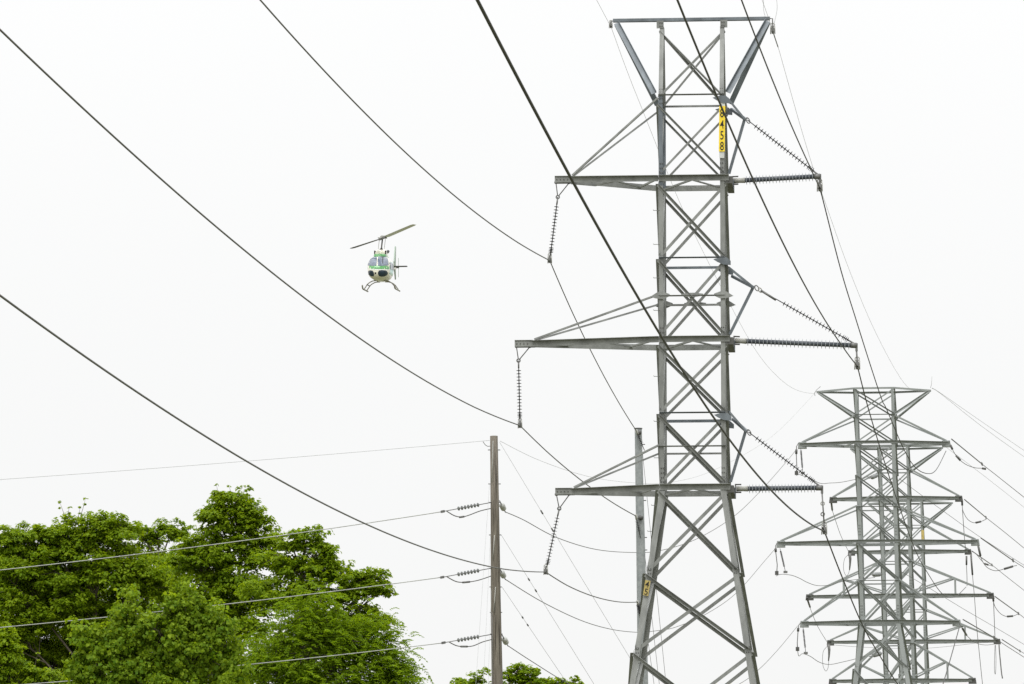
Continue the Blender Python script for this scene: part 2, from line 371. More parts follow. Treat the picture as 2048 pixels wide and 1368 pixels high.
# lettering: digits made from the built-in typeface, set on plates
def digit_vf(ch):
    cu = bpy.data.curves.new('digit', 'FONT'); cu.body = ch; cu.align_x = 'CENTER'; cu.align_y = 'CENTER'; cu.size = 1.0; cu.extrude = 0.0; cu.resolution_u = 4; cu.offset = 0.006
    ob = bpy.data.objects.new('digit', cu); COL.objects.link(ob); bpy.context.view_layer.update()
    me = ob.evaluated_get(bpy.context.evaluated_depsgraph_get()).to_mesh()
    v = [x.co.copy() for x in me.vertices]; f = [tuple(p.vertices) for p in me.polygons]
    ys = [q.y for q in v]; xs = [q.x for q in v]; cy = (max(ys) + min(ys)) / 2; cx = (max(xs) + min(xs)) / 2; h = max(ys) - min(ys)
    v = [Vector(((q.x - cx) / h, (q.y - cy) / h, 0)) for q in v]
    ob.evaluated_get(bpy.context.evaluated_depsgraph_get()).to_mesh_clear()
    bpy.data.objects.remove(ob); bpy.data.curves.remove(cu); return v, f
def digits(chs, spots, h, wfac, ax, up, nrm, parent):
    for ch, c in zip(chs, spots):
        v, f = digit_vf(ch); mesh_obj('digit', [c + ax * (q.x * h * wfac) + up * (q.y * h) + nrm * 0.006 for q in v], f, M['black'], parent)
off = -HWM - 0.06
pl = plate('number_plate', [T.P(u, v, off) for u, v in ((1437.5, 303), (1449.5, 303), (1450.5, 212), (1438.5, 212))], -T.b, 0.006, M['yellow'], T.root)
plate('plate_mount', [T.P(u, v, off + 0.02) for u, v in ((1438.5, 316), (1448.5, 316), (1450.5, 199), (1440, 199))], -T.b, 0.006, M['plate_back'], T.root)
digits('8458', [T.P(1443.9, v, off - 0.006) for v in (226, 248.5, 270.5, 292)], 0.245, 0.66, T.a, Z, -T.b, pl)
# the small 45 on the splayed left leg, tilted with it
pA, pB, pC, pD = [T.P(u, v, -flare(zl(1192)) - 0.05) for u, v in ((1286, 1190), (1296.5, 1192), (1301, 1162), (1290.5, 1160))]
pl = plate('number_plate', [pA, pB, pC, pD], -T.b, 0.006, M['yellow_old'], T.root)
upv = (pD - pA).normalized(); axv = (pB - pA).normalized()
cc = (pA + pB + pC + pD) / 4
digits('45', [cc + upv * 0.105 - T.b * 0.006, cc - upv * 0.105 - T.b * 0.006], 0.17, 0.95, axv, upv, -T.b, pl)

# --- the three towers behind
def back_tower(label, u0, v0, d, phi, hw, lean, top, lev, arms, bar, flare_from, wl, king=False):
    t = Tower('lattice_tower', label, u0, v0, d, phi, lean, None, off=-hw)
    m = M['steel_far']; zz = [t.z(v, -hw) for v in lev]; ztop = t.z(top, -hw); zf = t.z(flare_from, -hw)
    fl = lambda q: hw + max(0, zf - q) * 0.14
    while zz[-1] > 3.4: zz.append(zz[-1] - 2.6 - 0.12 * (ztop - zz[-1]) * 0.5)
    zz[-1] = 0
    for sx in (-1, 1):
        for sy in (-1, 1):
            zk = t.z(arms[0][0] + 4, -hw); t.leg(sx, sy, zf, hw, hw, zk, hw, hw, wl, m); t.leg(sx, sy, zk, hw - 0.006, hw - 0.006, ztop, hw - 0.006, hw - 0.006, wl * 0.72, m); t.leg(sx, sy, 0, fl(0), fl(0), zf, hw, hw, wl * 1.15, m)
            for a_ in arms[1:]: t.bolts(sx, sy, t.z(a_[0], -hw) + 0.45, hw, hw, 4, 2, 0.14)
    for i in range(len(zz) - 1):
        t.xbrace((zz[i + 1] + 0.05, fl(zz[i + 1]), fl(zz[i + 1])), (zz[i] - 0.05, fl(zz[i]), fl(zz[i])), 0.065 if i < 5 else 0.095, m)
    # top bar: two chords meeting at the tips, raking props below
    (ul, vl), (ur, vr), vprop = bar
    xl, xr = t.loc(t.P(ul, vl))[0], t.loc(t.P(ur, vr))[0]; zp = t.z(vprop, -hw)
    ll = lambda zq: t.lean * (zq - t.zr)
    xl -= ll(ztop); xr -= ll(ztop)
    for sy in (-1, 1):
        angle('top_chord', t.L(-hw, sy * hw, ztop), t.L(hw, sy * hw, ztop), -Z, t.b * -sy, 0.09, m, t.root, 0.01)
        for x_, s_ in ((xl, -1), (xr, 1)):
            angle('top_chord', t.L(x_, sy * 0.06, ztop - 0.05), t.L(s_ * hw, sy * hw, ztop), -Z, t.b * -sy, 0.09, m, t.root, 0.01)
            angle('raking_prop', t.L(x_ - s_ * 0.12, sy * 0.06, ztop - 0.12), t.L(s_ * hw, sy * hw, zp), t.a * s_, t.b * sy, 0.09, m, t.root, 0.01)
    t.girt(zp, hw, hw, 0.07, m)
    tips = []
    for va, vtie, uL, uR in arms:
        za = t.z(va, -hw); zti = t.z(vtie, -hw)
        if va != arms[0][0]: t.girt(zti, hw, hw, 0.06, m)
        row = []
        for s_, u_ in ((-1, uL), (1, uR)):
            x_ = t.loc(t.P(u_, va))[0] - ll(za)
            for sy in (-1, 1):
                angle('cross_arm_beam', t.L(x_, sy * 0.09, za), t.L(s_ * hw, sy * (hw + 0.012), za), -Z, t.b * sy, 0.14, m, t.root, 0.012, 0.10)
                angle('tie_rod', t.L(x_ - s_ * 0.1, sy * 0.1, za + 0.02), t.L(s_ * hw, sy * (hw + 0.03), zti), Z, t.b * -sy, 0.07, m, t.root, 0.01)
                if king and va != arms[0][0]:
                    xm = (x_ + s_ * hw) / 2 + 0.1 * s_; k_ = 0.5; ym = sy * (0.1 + hw) / 2; zm = (za + zti) / 2 - 0.05
                    angle('king_post', t.L(xm, ym, za), t.L(xm, ym, zm), t.a, t.b * -sy, 0.08, m, t.root, 0.01)
                    angle('arm_strut', t.L(xm, ym, zm), t.L(s_ * hw, sy * (hw + 0.02), za + 0.1), Z, t.b * -sy, 0.07, m, t.root, 0.01)
            plate('tip_plate', [t.L(x_ + s_ * dx, -0.13, za + dz) for dx, dz in ((-0.3, 0.05), (0.06, 0.05), (0.1, -0.24), (-0.3, -0.24))], t.b, 0.26, M['bolt'] if king else m, t.root)
            for i in range(4):
                t0, t1 = i / 4, (i + 1) / 4; sg = 1 if i % 2 else -1
                angle('arm_lacing', t.L(x_ + (s_ * hw - x_) * t0, sg * (0.1 + (hw - 0.1) * t0), za - 0.10), t.L(x_ + (s_ * hw - x_) * t1, -sg * (0.1 + (hw - 0.1) * t1), za - 0.10), t.a, Z, 0.05, m, t.root, 0.01)
            row.append(t.L(x_, 0, za - 0.1))
        for sy in (-1, 1):
            angle('cross_arm_beam', t.L(-hw - 0.02, sy * (hw + 0.014), za + 0.001), t.L(hw + 0.02, sy * (hw + 0.014), za + 0.001), -Z, t.b * sy, 0.14, m, t.root, 0.012, 0.10)
        tips.append(row)
    t.finish(); t.tips = tips; t.tl, t.tr = t.L(xl, 0, ztop - 0.05), t.L(xr, 0, ztop - 0.05); return t
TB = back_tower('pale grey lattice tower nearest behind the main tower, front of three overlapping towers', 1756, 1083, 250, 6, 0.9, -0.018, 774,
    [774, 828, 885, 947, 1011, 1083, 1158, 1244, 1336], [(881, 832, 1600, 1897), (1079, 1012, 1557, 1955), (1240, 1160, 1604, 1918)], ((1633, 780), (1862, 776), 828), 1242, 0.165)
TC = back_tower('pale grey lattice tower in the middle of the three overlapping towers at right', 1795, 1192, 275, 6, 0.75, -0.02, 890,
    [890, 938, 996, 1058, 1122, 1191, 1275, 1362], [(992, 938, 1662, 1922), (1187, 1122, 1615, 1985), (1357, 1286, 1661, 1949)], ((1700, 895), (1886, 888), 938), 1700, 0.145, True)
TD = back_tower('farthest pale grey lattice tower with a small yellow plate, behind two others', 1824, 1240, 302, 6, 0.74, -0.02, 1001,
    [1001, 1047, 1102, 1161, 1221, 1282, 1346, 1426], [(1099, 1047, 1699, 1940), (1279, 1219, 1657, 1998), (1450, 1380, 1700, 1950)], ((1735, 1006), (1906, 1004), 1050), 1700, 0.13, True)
plate('number_plate', [TD.P(u, v, -0.8) for u, v in ((1843, 1083), (1848.5, 1083), (1848, 1060), (1842.5, 1060))], -TD.b, 0.006, M['yellow_old'], TD.root)

# ------------------------------------------------------------------ poles
PW = 150.0
wx = pt(988, 880, PW).x; wtop = pt(989, 872, PW)
wp = empty('utility_pole', (pt(1003, 1700, PW).x, PW, 0), 'weathered grey brown wooden utility pole with strain insulators in front of trees', 'pole')
mb = MB(); base_x = pt(1006, 1800, PW).x
rows = [(0, base_x + 0.05, 0.225), (5, base_x - 0.02, 0.20)] 
for v_, c_, w_ in ((1368, 994.5, 22.5), (1200, 991.5, 20), (1040, 990, 17.5), (872, 987.8, 15.5)):
    p = pt(c_, v_, PW); rows.append((p.z, p.x, w_ / 2 * PW / F))
vv, ff = tube_vf([Vector((x, PW, z)) for z, x, r in rows], [r for z, x, r in rows], 16)
shaft = mesh_obj('pole_shaft', vv, ff, M['wood'], wp, True)
def wcx(v_): return np.interp(v_, [872, 1040, 1200, 1368], [987.8, 990, 991.5, 994.5])
for v0_, v1_ in ((868, 880),):
    pass
for v_ in (900, 968, 1005, 1070, 1137, 1174, 1225, 1268):      # through bolts and eye nuts
    c = pt(wcx(v_), v_, PW)
    tube('through_bolt', [c + Vector((-0.17, -0.02, 0)), c + Vector((0.17, -0.02, 0))], 0.014, M['fitting'], wp, 6)
for v0_, v1_, u0_, u1_ in ((882, 965, 986, 983.5), (1070, 1120, 989, 985), (1174, 1225, 991, 987)):   # pale bonding straps down the face
    A, B = pt(u0_, v0_, PW - 0.15), pt(u1_, v1_, PW - 0.165)
    tube('bonding_strap', [A, (A + B) / 2 + Vector((0.004, -0.03, 0)), B], 0.012, M['fitting_pale'], wp, 6)
tube('ground_lead', [pt(u, v, PW - 0.165) for u, v in ((984, 1225), (985, 1300), (985.5, 1368), (990, 1600))], 0.008, M['fitting'], wp, 5)
for u0_, v0_, u1_, v1_ in ((990, 905, 992.5, 1010), (993, 930, 994, 990), (987, 1000, 988, 1065), (995, 1040, 996.5, 1165), (989, 1190, 991, 1300), (998, 1230, 999, 1330)):
    A, B = pt(u0_, v0_, PW - 0.118), pt(u1_, v1_, PW - 0.15); C_ = (A + B) / 2 + Vector((0.004, -0.012, 0))
    for q in (A, B, C_): q.y = PW - math.sqrt(max(0.0, np.interp(q.z, [r[0] for r in rows], [r[2] for r in rows]) ** 2 - (q.x - np.interp(q.z, [r[0] for r in rows], [r[1] for r in rows])) ** 2)) - 0.0005
    tube('drying_check', [A, C_, B], [0.002, 0.007, 0.002], M['black'], wp, 5)
PS = 178.0
sp = empty('utility_pole', (pt(1288, 1600, PS).x, PS, 0), 'slim grey spangled steel pole just behind the left leg of the near tower', 'pole')
rows = [(0.0, pt(1297, 2000, PS).x, 0.24)]
for v_, c_, w_ in ((1368, 1286, 21), (1100, 1281.5, 18), (858, 1276.5, 14.5)):
    p = pt(c_, v_, PS); rows.append((p.z, p.x, w_ / 2 * PS / F))
vv, ff = tube_vf([Vector((x, PS, z)) for z, x, r in rows], [r for z, x, r in rows], 12); mesh_obj('pole_shaft', vv, ff, M['pole_steel'], sp, False)
tp = rows[-1]
vv, ff = tube_vf([Vector((tp[1], PS, tp[0])), Vector((tp[1], PS, tp[0] + 0.03))], 0.135, 12); mesh_obj('pole_cap', vv, ff, M['bolt'], sp)
def scx(v_): return np.interp(v_, [858, 1100, 1368], [1276.5, 1281.5, 1286])
for v_ in (889, 1001, 1075, 1100, 1160, 1290):
    c = pt(scx(v_), v_, PS); tube('step_bolt', [c + Vector((0.08, 0, 0)), c + Vector((0.21, -0.02, 0))], 0.017, M['bolt'], sp, 6)

# ------------------------------------------------------------------ insulators
def lathe(name, prof, n=16, m=None):
    """shared mesh, axis along +Z, prof = [(radius, z)]"""
    v = []; f = []
    for r, z in prof:
        for k in range(n): a = 2 * math.pi * k / n; v.append((r * math.cos(a), r * math.sin(a), z))
    for i in range(len(prof) - 1):
        for k in range(n): k2 = (k + 1) % n; f.append((i * n + k, i * n + k2, (i + 1) * n + k2, (i + 1) * n + k))
    f.append(tuple(range(n))[::-1]); f.append(tuple((len(prof) - 1) * n + k for k in range(n)))
    me = bpy.data.meshes.new(name); me.from_pydata(v, [], f); me.polygons.foreach_set('use_smooth', [True] * len(f)); me.materials.append(m); me.update(); return me
SHED = {
 'thin': lathe('shed', [(0.012, 0.020), (0.030, 0.012), (0.070, 0.001), (0.071, -0.004), (0.028, -0.006), (0.012, -0.012)], 14, M['shed_dark']),
 'post': lathe('shed', [(0.062, 0.016), (0.095, 0.010), (0.132, 0.002), (0.133, -0.004), (0.095, -0.006), (0.062, -0.010)], 16, M['shed_grey']),
 'bell': lathe('disc', [(0.022, 0.085), (0.048, 0.075), (0.052, 0.03), (0.078, 0.016), (0.128, -0.006), (0.126, -0.018), (0.075, -0.010), (0.022, -0.035)], 16, M['disc_grey']),
 'small': lathe('shed', [(0.010, 0.012), (0.048, 0.001), (0.048, -0.005), (0.010, -0.008)], 10, M['shed_dark']),
}
def put(me, name, p, d, parent, s=1.0):
    o = bpy.data.objects.new(name, me); COL.objects.link(o); o.parent = parent; o.location = p - WO[parent]
    o.rotation_mode = 'QUATERNION'; o.rotation_quaternion = Vector((0, 0, 1)).rotation_difference(d.normalized()); o.scale = (s, s, s); return o
def ring(name, c, n1, n2, R, r, m, parent, seg=12):
    pts = [c + n1 * (R * math.cos(2 * math.pi * k / seg)) + n2 * (R * math.sin(2 * math.pi * k / seg)) for k in range(seg + 1)]
    return tube(name, pts, r, m, parent, 5)
def clamp(c, d, parent, side, s=1.0):
    """suspension clamp: cradle, keeper, bolts, armour rod"""
    d = d.normalized(); sd_ = d.cross(Z).normalized(); up = sd_.cross(d)
    mb = MB(); mb.add(*box_vf(c, d * 0.10 * s, sd_ * 0.035 * s, up * 0.03 * s)); mb.add(*box_vf(c + up * 0.055 * s, d * 0.05 * s, sd_ * 0.04 * s, up * 0.03 * s))
    mb.add(*box_vf(c - up * 0.045 * s, d * 0.06 * s, sd_ * 0.03 * s, up * 0.02 * s))
    o = mb.obj('clamp', M['fitting'], parent)
    for k in (-1, 1):
        tube('clamp_bolt', [c + sd_ * k * 0.055 * s + up * 0.12 * s, c + sd_ * k * 0.055 * s - up * 0.08 * s], 0.014 * s, M['fitting_pale'], parent, 6)
    tube('clamp_link', [c + up * 0.05 * s, c + Z * 0.17 * s], 0.026 * s, M['fitting'], parent, 6)
    ring('clamp_shackle', c + Z * 0.16 * s, sd_, Z, 0.05 * s, 0.012 * s, M['fitting_pale'], parent)
SUSP = [  # left suspension strings: hook points, ring, clamp (photo points on the arm plane)
 ((1112, 366), (1138, 366), (1115.5, 394), (1099.5, 521), 'upper'), ((1033, 694), (1059.5, 694), (1037, 721), (1040, 851), 'middle'), ((1113, 990), (1139, 989), (1118.5, 1017), (1091.5, 1144), 'lower')]
CLAMP_L = []
for h1, h2, rg, cp, nm in SUSP:
    A, B, R_, C_ = [T.P(u, v, 0) for u, v in (h1, h2, rg, cp)]
    e = empty('suspension_insulator', A, f'dark slender suspension insulator string hanging from the {nm} left crossarm of the near tower', 'insulator', 'suspension insulators on the left arms')
    for hk in (A, B):
        tube('yoke_rod', [hk, R_ + (hk - R_).normalized() * 0.03], 0.016, M['fitting'], e, 6)
        ring('hook', hk + Z * 0.02, T.a, Z, 0.04, 0.014, M['fitting'], e)
    ring('yoke_ring', R_, T.a, Z, 0.045, 0.02, M['fitting'], e)
    d = (R_ - C_).normalized(); Ln = (R_ - C_).length
    tube('core_rod', [R_, C_ + d * 0.12], 0.014, M['shed_dark'], e, 8)
    tube('end_fitting', [R_ - d * 0.05, R_ - d * 0.22], 0.022, M['fitting'], e, 8)
    tube('end_fitting', [C_ + d * 0.2, C_ + d * 0.34], 0.024, M['fitting'], e, 8)
    p0, p1 = 0.155 * Ln, 0.80 * Ln
    fr = [p0 + (p1 - p0) * k / 13 for k in range(14)] + [p1 + 0.042 * k * 1.0 for k in (1, 2, 3)]
    for q in fr: put(SHED['thin'], 'shed', R_ - d * q, d, e)
    clamp(C_, Vector((0.3, 0.95, 0)), e, T.b); CLAMP_L.append(C_)
POST = [  # right braced posts: base, tip, brace apex, brace rod start, brace end, clamp
 ((1481, 361), (1640, 352.5), (1491, 237), None, (1640, 352), (1639.5, 376), 'upper', 21, 22),
 ((1484, 682), (1713, 691), (1508, 573), (1552, 600), (1712, 689), (1714.5, 732), 'middle', 27, 22),
 ((1487, 977.5), (1644, 975.5), (1493, 861), None, (1642, 974), (1648.5, 1062), 'lower', 21, 22)]
CLAMP_R = []
for bs, tpx, ap, rod, be, cp, nm, n_post, n_br in POST:
    A, B, AP, E, C_ = [T.P(u, v, 0) for u, v in (bs, tpx, ap, be, cp)]
    # steel outrigger struts belong to the tower
    for sy in (-1, 1):
        q = T.loc(AP); v_row = ap[1] - 42
        angle('outrigger_strut', AP + T.b * (sy * 0.04), T.L(HWM + 0.12, sy * (HWM - 0.06), q[2] + 0.46), -Z, T.b, 0.075, M['steel_new'], T.root, 0.01)
    angle('outrigger_strut', AP + Vector((-0.07, 0, -0.02)), T.L(HWM + 0.06, -0.05, T.loc(A)[2] + 0.2), T.a, T.b, 0.085, M['steel_new'], T.root, 0.01)
    d = (B - A).normalized()
    e = empty('post_insulator', A, f'thick ribbed horizontal post insulator at the {nm} right crossarm of the near tower', 'insulator', 'post insulators on the right side')
    tube('post_core', [A + d * 0.1, B - d * 0.1], 0.066, M['post_core'], e, 14)
    tube('base_fitting', [A - d * 0.20, A - d * 0.02, A + d * 0.13], [0.075, 0.07, 0.08], M['fitting_pale'], e, 12)
    plate('base_flange', [A - d * 0.24 + T.b * y + Z * z_ for y, z_ in ((-0.13, -0.11), (0.13, -0.11), (0.13, 0.11), (-0.13, 0.11))], d, 0.03, M['fitting'], e)
    for z_ in (-0.10, 0.12): tube('hinge_pin', [A - d * 0.24 + Z * z_, A + Z * z_ - d * 0.06], 0.022, M['bolt'], e, 6)
    tube('end_fitting', [B - d * 0.17, B + d * 0.01], 0.078, M['fitting'], e, 12)
    v, f = box_vf(B + d * 0.0 - Z * 0.05, T.a * 0.035, T.b * 0.03, Z * 0.11); mesh_obj('tip_lug', v, f, M['fitting'], e)
    Lp = (B - A).length
    for k in range(n_post): put(SHED['post'], 'shed', A + d * (0.17 + (Lp - 0.38) * k / (n_post - 1)), -d, e)
    # link down to the conductor clamp
    top_ = B - Z * 0.14
    if (top_ - C_).length > 0.5:
        tube('drop_link', [top_, C_ + Z * 0.17], 0.022, M['fitting'], e, 6)
        mid_ = top_ + (C_ - top_) * (0.28 if nm == 'lower' else 0.8); ring('link_eye', mid_, T.a, Z, 0.05, 0.016, M['fitting_pale'], e); ring('link_eye', mid_ - Z * 0.3 * (nm == 'lower') + Z * 0.12 * (nm != 'lower'), T.a, Z, 0.05, 0.016, M['fitting'], e)
    else: tube('drop_link', [top_, C_ + Z * 0.1], 0.026, M['fitting'], e, 6)
    clamp(C_, Vector((0.15, 0.95, -0.1)), e, T.b, 1.25); CLAMP_R.append(C_)
    e = empty('brace_insulator', AP, f'sloping dark insulator string bracing the {nm} right post insulator of the near tower', 'insulator', 'brace insulators on the right side')
    d = (E - AP).normalized(); Lb = (E - AP).length
    ring('end_ring', AP + d * 0.09, d, Z, 0.07, 0.016, M['fitting'], e)
    s0 = 0.17
    if rod:
        R_ = T.P(*rod); s0 = (R_ - AP).length + 0.05
        tube('extension_link', [AP + d * 0.22, R_], 0.033, M['fitting'], e, 8)
        ring('end_ring', AP + d * 0.2, d, Z, 0.06, 0.016, M['fitting_pale'], e)
    tube('core_rod', [AP + d * (s0 - 0.1), E], 0.014, M['shed_dark'], e, 8)
    tube('end_fitting', [E - d * 0.25, E], 0.024, M['fitting'], e, 8)
    q0, q1 = s0 + 0.2, Lb - 0.42
    for k in range(n_br - 3): put(SHED['thin'], 'shed', AP + d * (q0 + (q1 - q0) * k / (n_br - 4)), -d, e, 1.1)
    for k in (1, 2, 3): put(SHED['thin'], 'shed', AP + d * (q1 + 0.05 * k), -d, e, 1.1)

# hooks for the shield wires at the ends of the top bar
GL, GR = T.P(1221.5, 52, 0), T.P(1545.5, 62, 0)
for C_, tp_, nm in ((GL, T.P(1222, 42, 0), 'left'), (GR, T.P(1545, 37, 0), 'right')):
    e = empty('shield_wire_clamp', tp_, f'small dark shield wire clamp at the {nm} end of the top bar', 'clamp')
    tube('hanger', [tp_ + T.a * (0.12 if nm == 'left' else -0.12), tp_, C_], 0.02, M['fitting'], e, 6)
    clamp(C_, Vector((0.1, 1, 0)), e, T.b, 0.8 if nm == 'left' else 1.1)

# strain strings on the wooden pole, with bells on its far side
WOODV = []
for (pv, cv, vt, jp, nm) in ((1005.5, (885.5, 1023), 1014, ((893, 1022), (908, 1031), (922, 1034), (936, 1031), (960, 1022), (981, 1017)), 'top'),
                         (1137, (884.5, 1154.5), 1148, ((893, 1153), (912, 1163), (930, 1164.5), (950, 1162), (968, 1157), (982, 1152)), 'middle'),
                         (1269.5, (887, 1285.5), 1278, ((898, 1284), (912, 1291), (926, 1293), (945, 1292), (965, 1284), (983, 1279)), 'bottom')):
    DW = Vector((-13.0 - wtop.x, -10.0, 0))
    S = onplane(979, pv, (wtop.x, PW), (wtop.x - 13, PW - 10)); E = onplane(*cv, (wtop.x, PW), (wtop.x - 13, PW - 10))
    e = empty('strain_insulator', S, f'grey strain insulator of seven discs, {nm} of three on the left of the wooden pole', 'insulator', 'strain insulators on the wooden pole')
    d = (E - S).normalized(); Ls = (E - S).length
    tube('link_rod', [S + d * -0.12, E], 0.013, M['fitting'], e, 6)
    for k in range(7): put(SHED['bell'], 'disc', S + d * (0.40 + 0.112 * k), -d, e, 0.46)
    v, f = box_vf(E, d * 0.06, Vector((0.01, 0.03, 0)), Z * 0.03); mesh_obj('dead_end_clamp', v, f, M['fitting'], e)
    J = catmull([onplane(u, v, (wtop.x, PW - 0.05), (wtop.x - 13, PW - 10.05)) for u, v in jp], 5)
    tube('jumper', J, 0.014, M['wire_mid'], e, 6)
    jm = J[len(J) // 2 - 3]; jd = (J[len(J) // 2] - jm)
    tube('jumper_splice', [jm - jd * 0.4, jm + jd * 0.8], 0.027, M['fitting'], e, 8)
    WOODV.append(E)
BELLS = []
for pv, nm, (bu, bv) in ((1012, 'top', (1004, 1011)), (1143, 'middle', (1004, 1146)), (1277, 'bottom', (1009, 1279))):
    c = pt(bu, bv, PW + 0.25)
    e = empty('dead_end_insulator', c, f'round pale porcelain insulator on the right of the wooden pole, {nm} one', 'insulator', 'round insulators on the wooden pole')
    dd = Vector((0.22, 0.9, -0.35)).normalized()
    for k in range(3):
        me = SHED.setdefault('bowl', lathe('bowl', [(0.03, 0.09), (0.065, 0.075), (0.105, 0.02), (0.10, -0.03), (0.05, -0.05), (0.02, -0.06)], 16, M['porcelain']))
        put(me, 'disc', c + dd * 0.085 * k, -dd, e, 0.78)
    tube('link_rod', [c - dd * 0.3, c + dd * 0.42], 0.016, M['fitting'], e, 6)
    BELLS.append(c + dd * 0.4)
# short strain strings on the face of the steel pole
STEELA = []
for (u0_, v0_), (u1_, v1_), nm in (((1273, 862), (1289, 901), 'top'), ((1272, 1032), (1281, 1076), 'middle'), ((1275, 1204), (1279, 1222), 'bottom')):
    A = pt(u0_, v0_, PS - 0.35); B = pt(u1_, v1_, PS - 0.22); d = (B - A).normalized(); Ls = (B - A).length
    e = empty('strain_insulator', A, f'short dark strain insulator on the face of the steel pole, {nm} one', 'insulator', 'strain insulators on the steel pole')
    tube('core_rod', [A, B], 0.013, M['wire_dark'], e, 6)
    for k in range(7): put(SHED['thin'], 'shed', A + d * (0.10 + 0.05 * k) if Ls < 0.5 else A + d * (0.16 + 0.055 * k), -d, e, 0.95)
    tube('end_fitting', [A - d * 0.05, A + d * 0.12], 0.04, M['fitting_pale'], e, 8)
    q = pt(scx(v0_) + 1, v0_ + 3, PS - 0.16); tube('mounting_band', [q + Vector((-0.05, -0.06, 0)), q + Vector((0.05, 0.0, -0.02))], 0.075, M['bolt'], e, 10)
    STEELA.append(A)

# ------------------------------------------------------------------ wires
RES = []
def span(A, B, px, deg=3, per=40, ext=0.0):
    """photo points carried to the vertical plane through A and B, smoothed along the span; A and B are 3D ends (or None to leave free)"""
    dv = Vector((B[0] - A[0], B[1] - A[1])); Ln = dv.length; dv.normalize()
    P = [onplane(u, v, A, B) for u, v in px]
    s = np.array([(p.x - A[0]) * dv.x + (p.y - A[1]) * dv.y for p in P]); zz = np.array([p.z for p in P])
    co = np.polyfit(s, zz, min(deg, len(px) - 1)); 
    return s, co, dv
def wire(name, label, cat, group, pts, r, m, n=6):
    o = tube(name, pts, r, m, None, n); tag(o, label, cat, group); return o
def sample(A, s0, s1, co, dv, n=40):
    return [Vector((A[0] + dv.x * s, A[1] + dv.y * s, float(np.polyval(co, s)))) for s in np.linspace(s0, s1, n)]
def near_span(C_, psi, px, ext=70.0, deg=2):
    """from beyond the camera's frame up to a clamp: list runs towards the clamp"""
    D = Vector((-math.sin(psi), -math.cos(psi))); A = C_; B = (C_.x + D.x * 100, C_.y + D.y * 100)
    s, co, dv = span(A, B, list(px), deg)
    sm = max(s)
    # pin the end at the clamp
    z0 = float(np.polyval(co, 0)); co = co.copy(); co[-1] += 0
    body = sample(A, sm, 0.0, co, dv, 50)
    corr = C_.z - body[-1].z
    for i, p in enumerate(body):
        w_ = max(0.0, 1 - (len(body) - 1 - i) / 8.0); p.z += corr * w_
    sl = float(np.polyval(np.polyder(co), sm)); crv = float(co[0]) if deg == 2 else 0.0
    pre = [Vector((A.x + dv.x * (sm + t), A.y + dv.y * (sm + t), float(np.polyval(co, sm)) + sl * t + max(crv, 0.0) * t * t)) for t in np.linspace(ext, 1.5, 14)]
    return pre + body
def far_span(C_, E, px, deg=3, n=40):
    A = C_; s, co, dv = span(A, E, [(u, v) for u, v in px], deg)
    Ln = math.hypot(E[0] - A[0], E[1] - A[1]); Q = sample(A, 0, Ln, co, dv, n)
    c0 = C_.z - Q[0].z; c1 = E[2] - Q[-1].z
    for i, p in enumerate(Q):
        p.z += c0 * max(0, 1 - i / 6.0) + c1 * max(0, 1 - (n - 1 - i) / 6.0)
    return Q
PSI = math.atan(0.095)
LPX = [[(520.5, 0), (617, 108), (728.5, 224), (806, 300), (919, 400), (998, 460), (1096, 520)],
       [(0, 60), (146.5, 200), (264, 305), (371, 400), (500, 508.6), (614, 600), (753.5, 700), (793, 726), (939.5, 811), (1036, 851)],
       [(0, 592), (146.5, 697), (299, 800), (493, 921), (639.5, 1002), (800, 1078.5), (860, 1100.5), (980, 1133.5), (1047, 1144), (1090, 1146.7)]]
LFAR = [[(1104, 533), (1157.5, 652), (1271, 859)], [(1050, 862), (1170.6, 967), (1269, 1031)], [(1097.6, 1150), (1161, 1183), (1224.6, 1202), (1272, 1205)]]
for i, nm in enumerate(('upper', 'middle', 'lower')):
    C_ = CLAMP_L[i]; p = near_span(C_, PSI, LPX[i], 40) + far_span(C_, STEELA[i], LFAR[i], 2, 30)[1:]
    wire('conductor', f'grey conductor sweeping from upper left through the {nm} left insulator to the steel pole', 'power line', 'left circuit conductors', p, 0.0160, M['wire_mid'])
RPX = [[(1483, 0), (1510, 70), (1539.6, 149), (1580.6, 245), (1616, 325), (1633, 361)],
       [(1353, 0), (1387.5, 78), (1424, 166), (1461, 256), (1495, 334), (1523.6, 400), (1580, 513), (1659, 655), (1711.7, 725)],
       [(955, 0), (1012.7, 113), (1056.7, 195), (1100, 281), (1138.6, 353), (1206, 468.6), (1267.5, 580), (1322, 674), (1388, 773), (1458, 880), (1526, 964), (1590, 1024), (1647, 1061)]]
RFAR = [[(1646, 400), (1682, 541), (1712, 639), (1741, 731), (1764, 800), (1773, 818), (1808, 899), (1831, 935), (1854, 947), (1872, 940), (1892, 902)],
        [(1717.5, 743), (1732, 800), (1749, 859), (1778, 952), (1808, 1040), (1831, 1101), (1851, 1139), (1884, 1187), (1909, 1194), (1932, 1174)],
        [(1652.7, 1073), (1687, 1161), (1725, 1250), (1757.6, 1308), (1795.5, 1368), (1838, 1418), (1865, 1420), (1886, 1368), (1920, 1250)]]
REND = [pt(1892, 902, 248), pt(1932, 1174, 290), pt(1920, 1250, 249)]
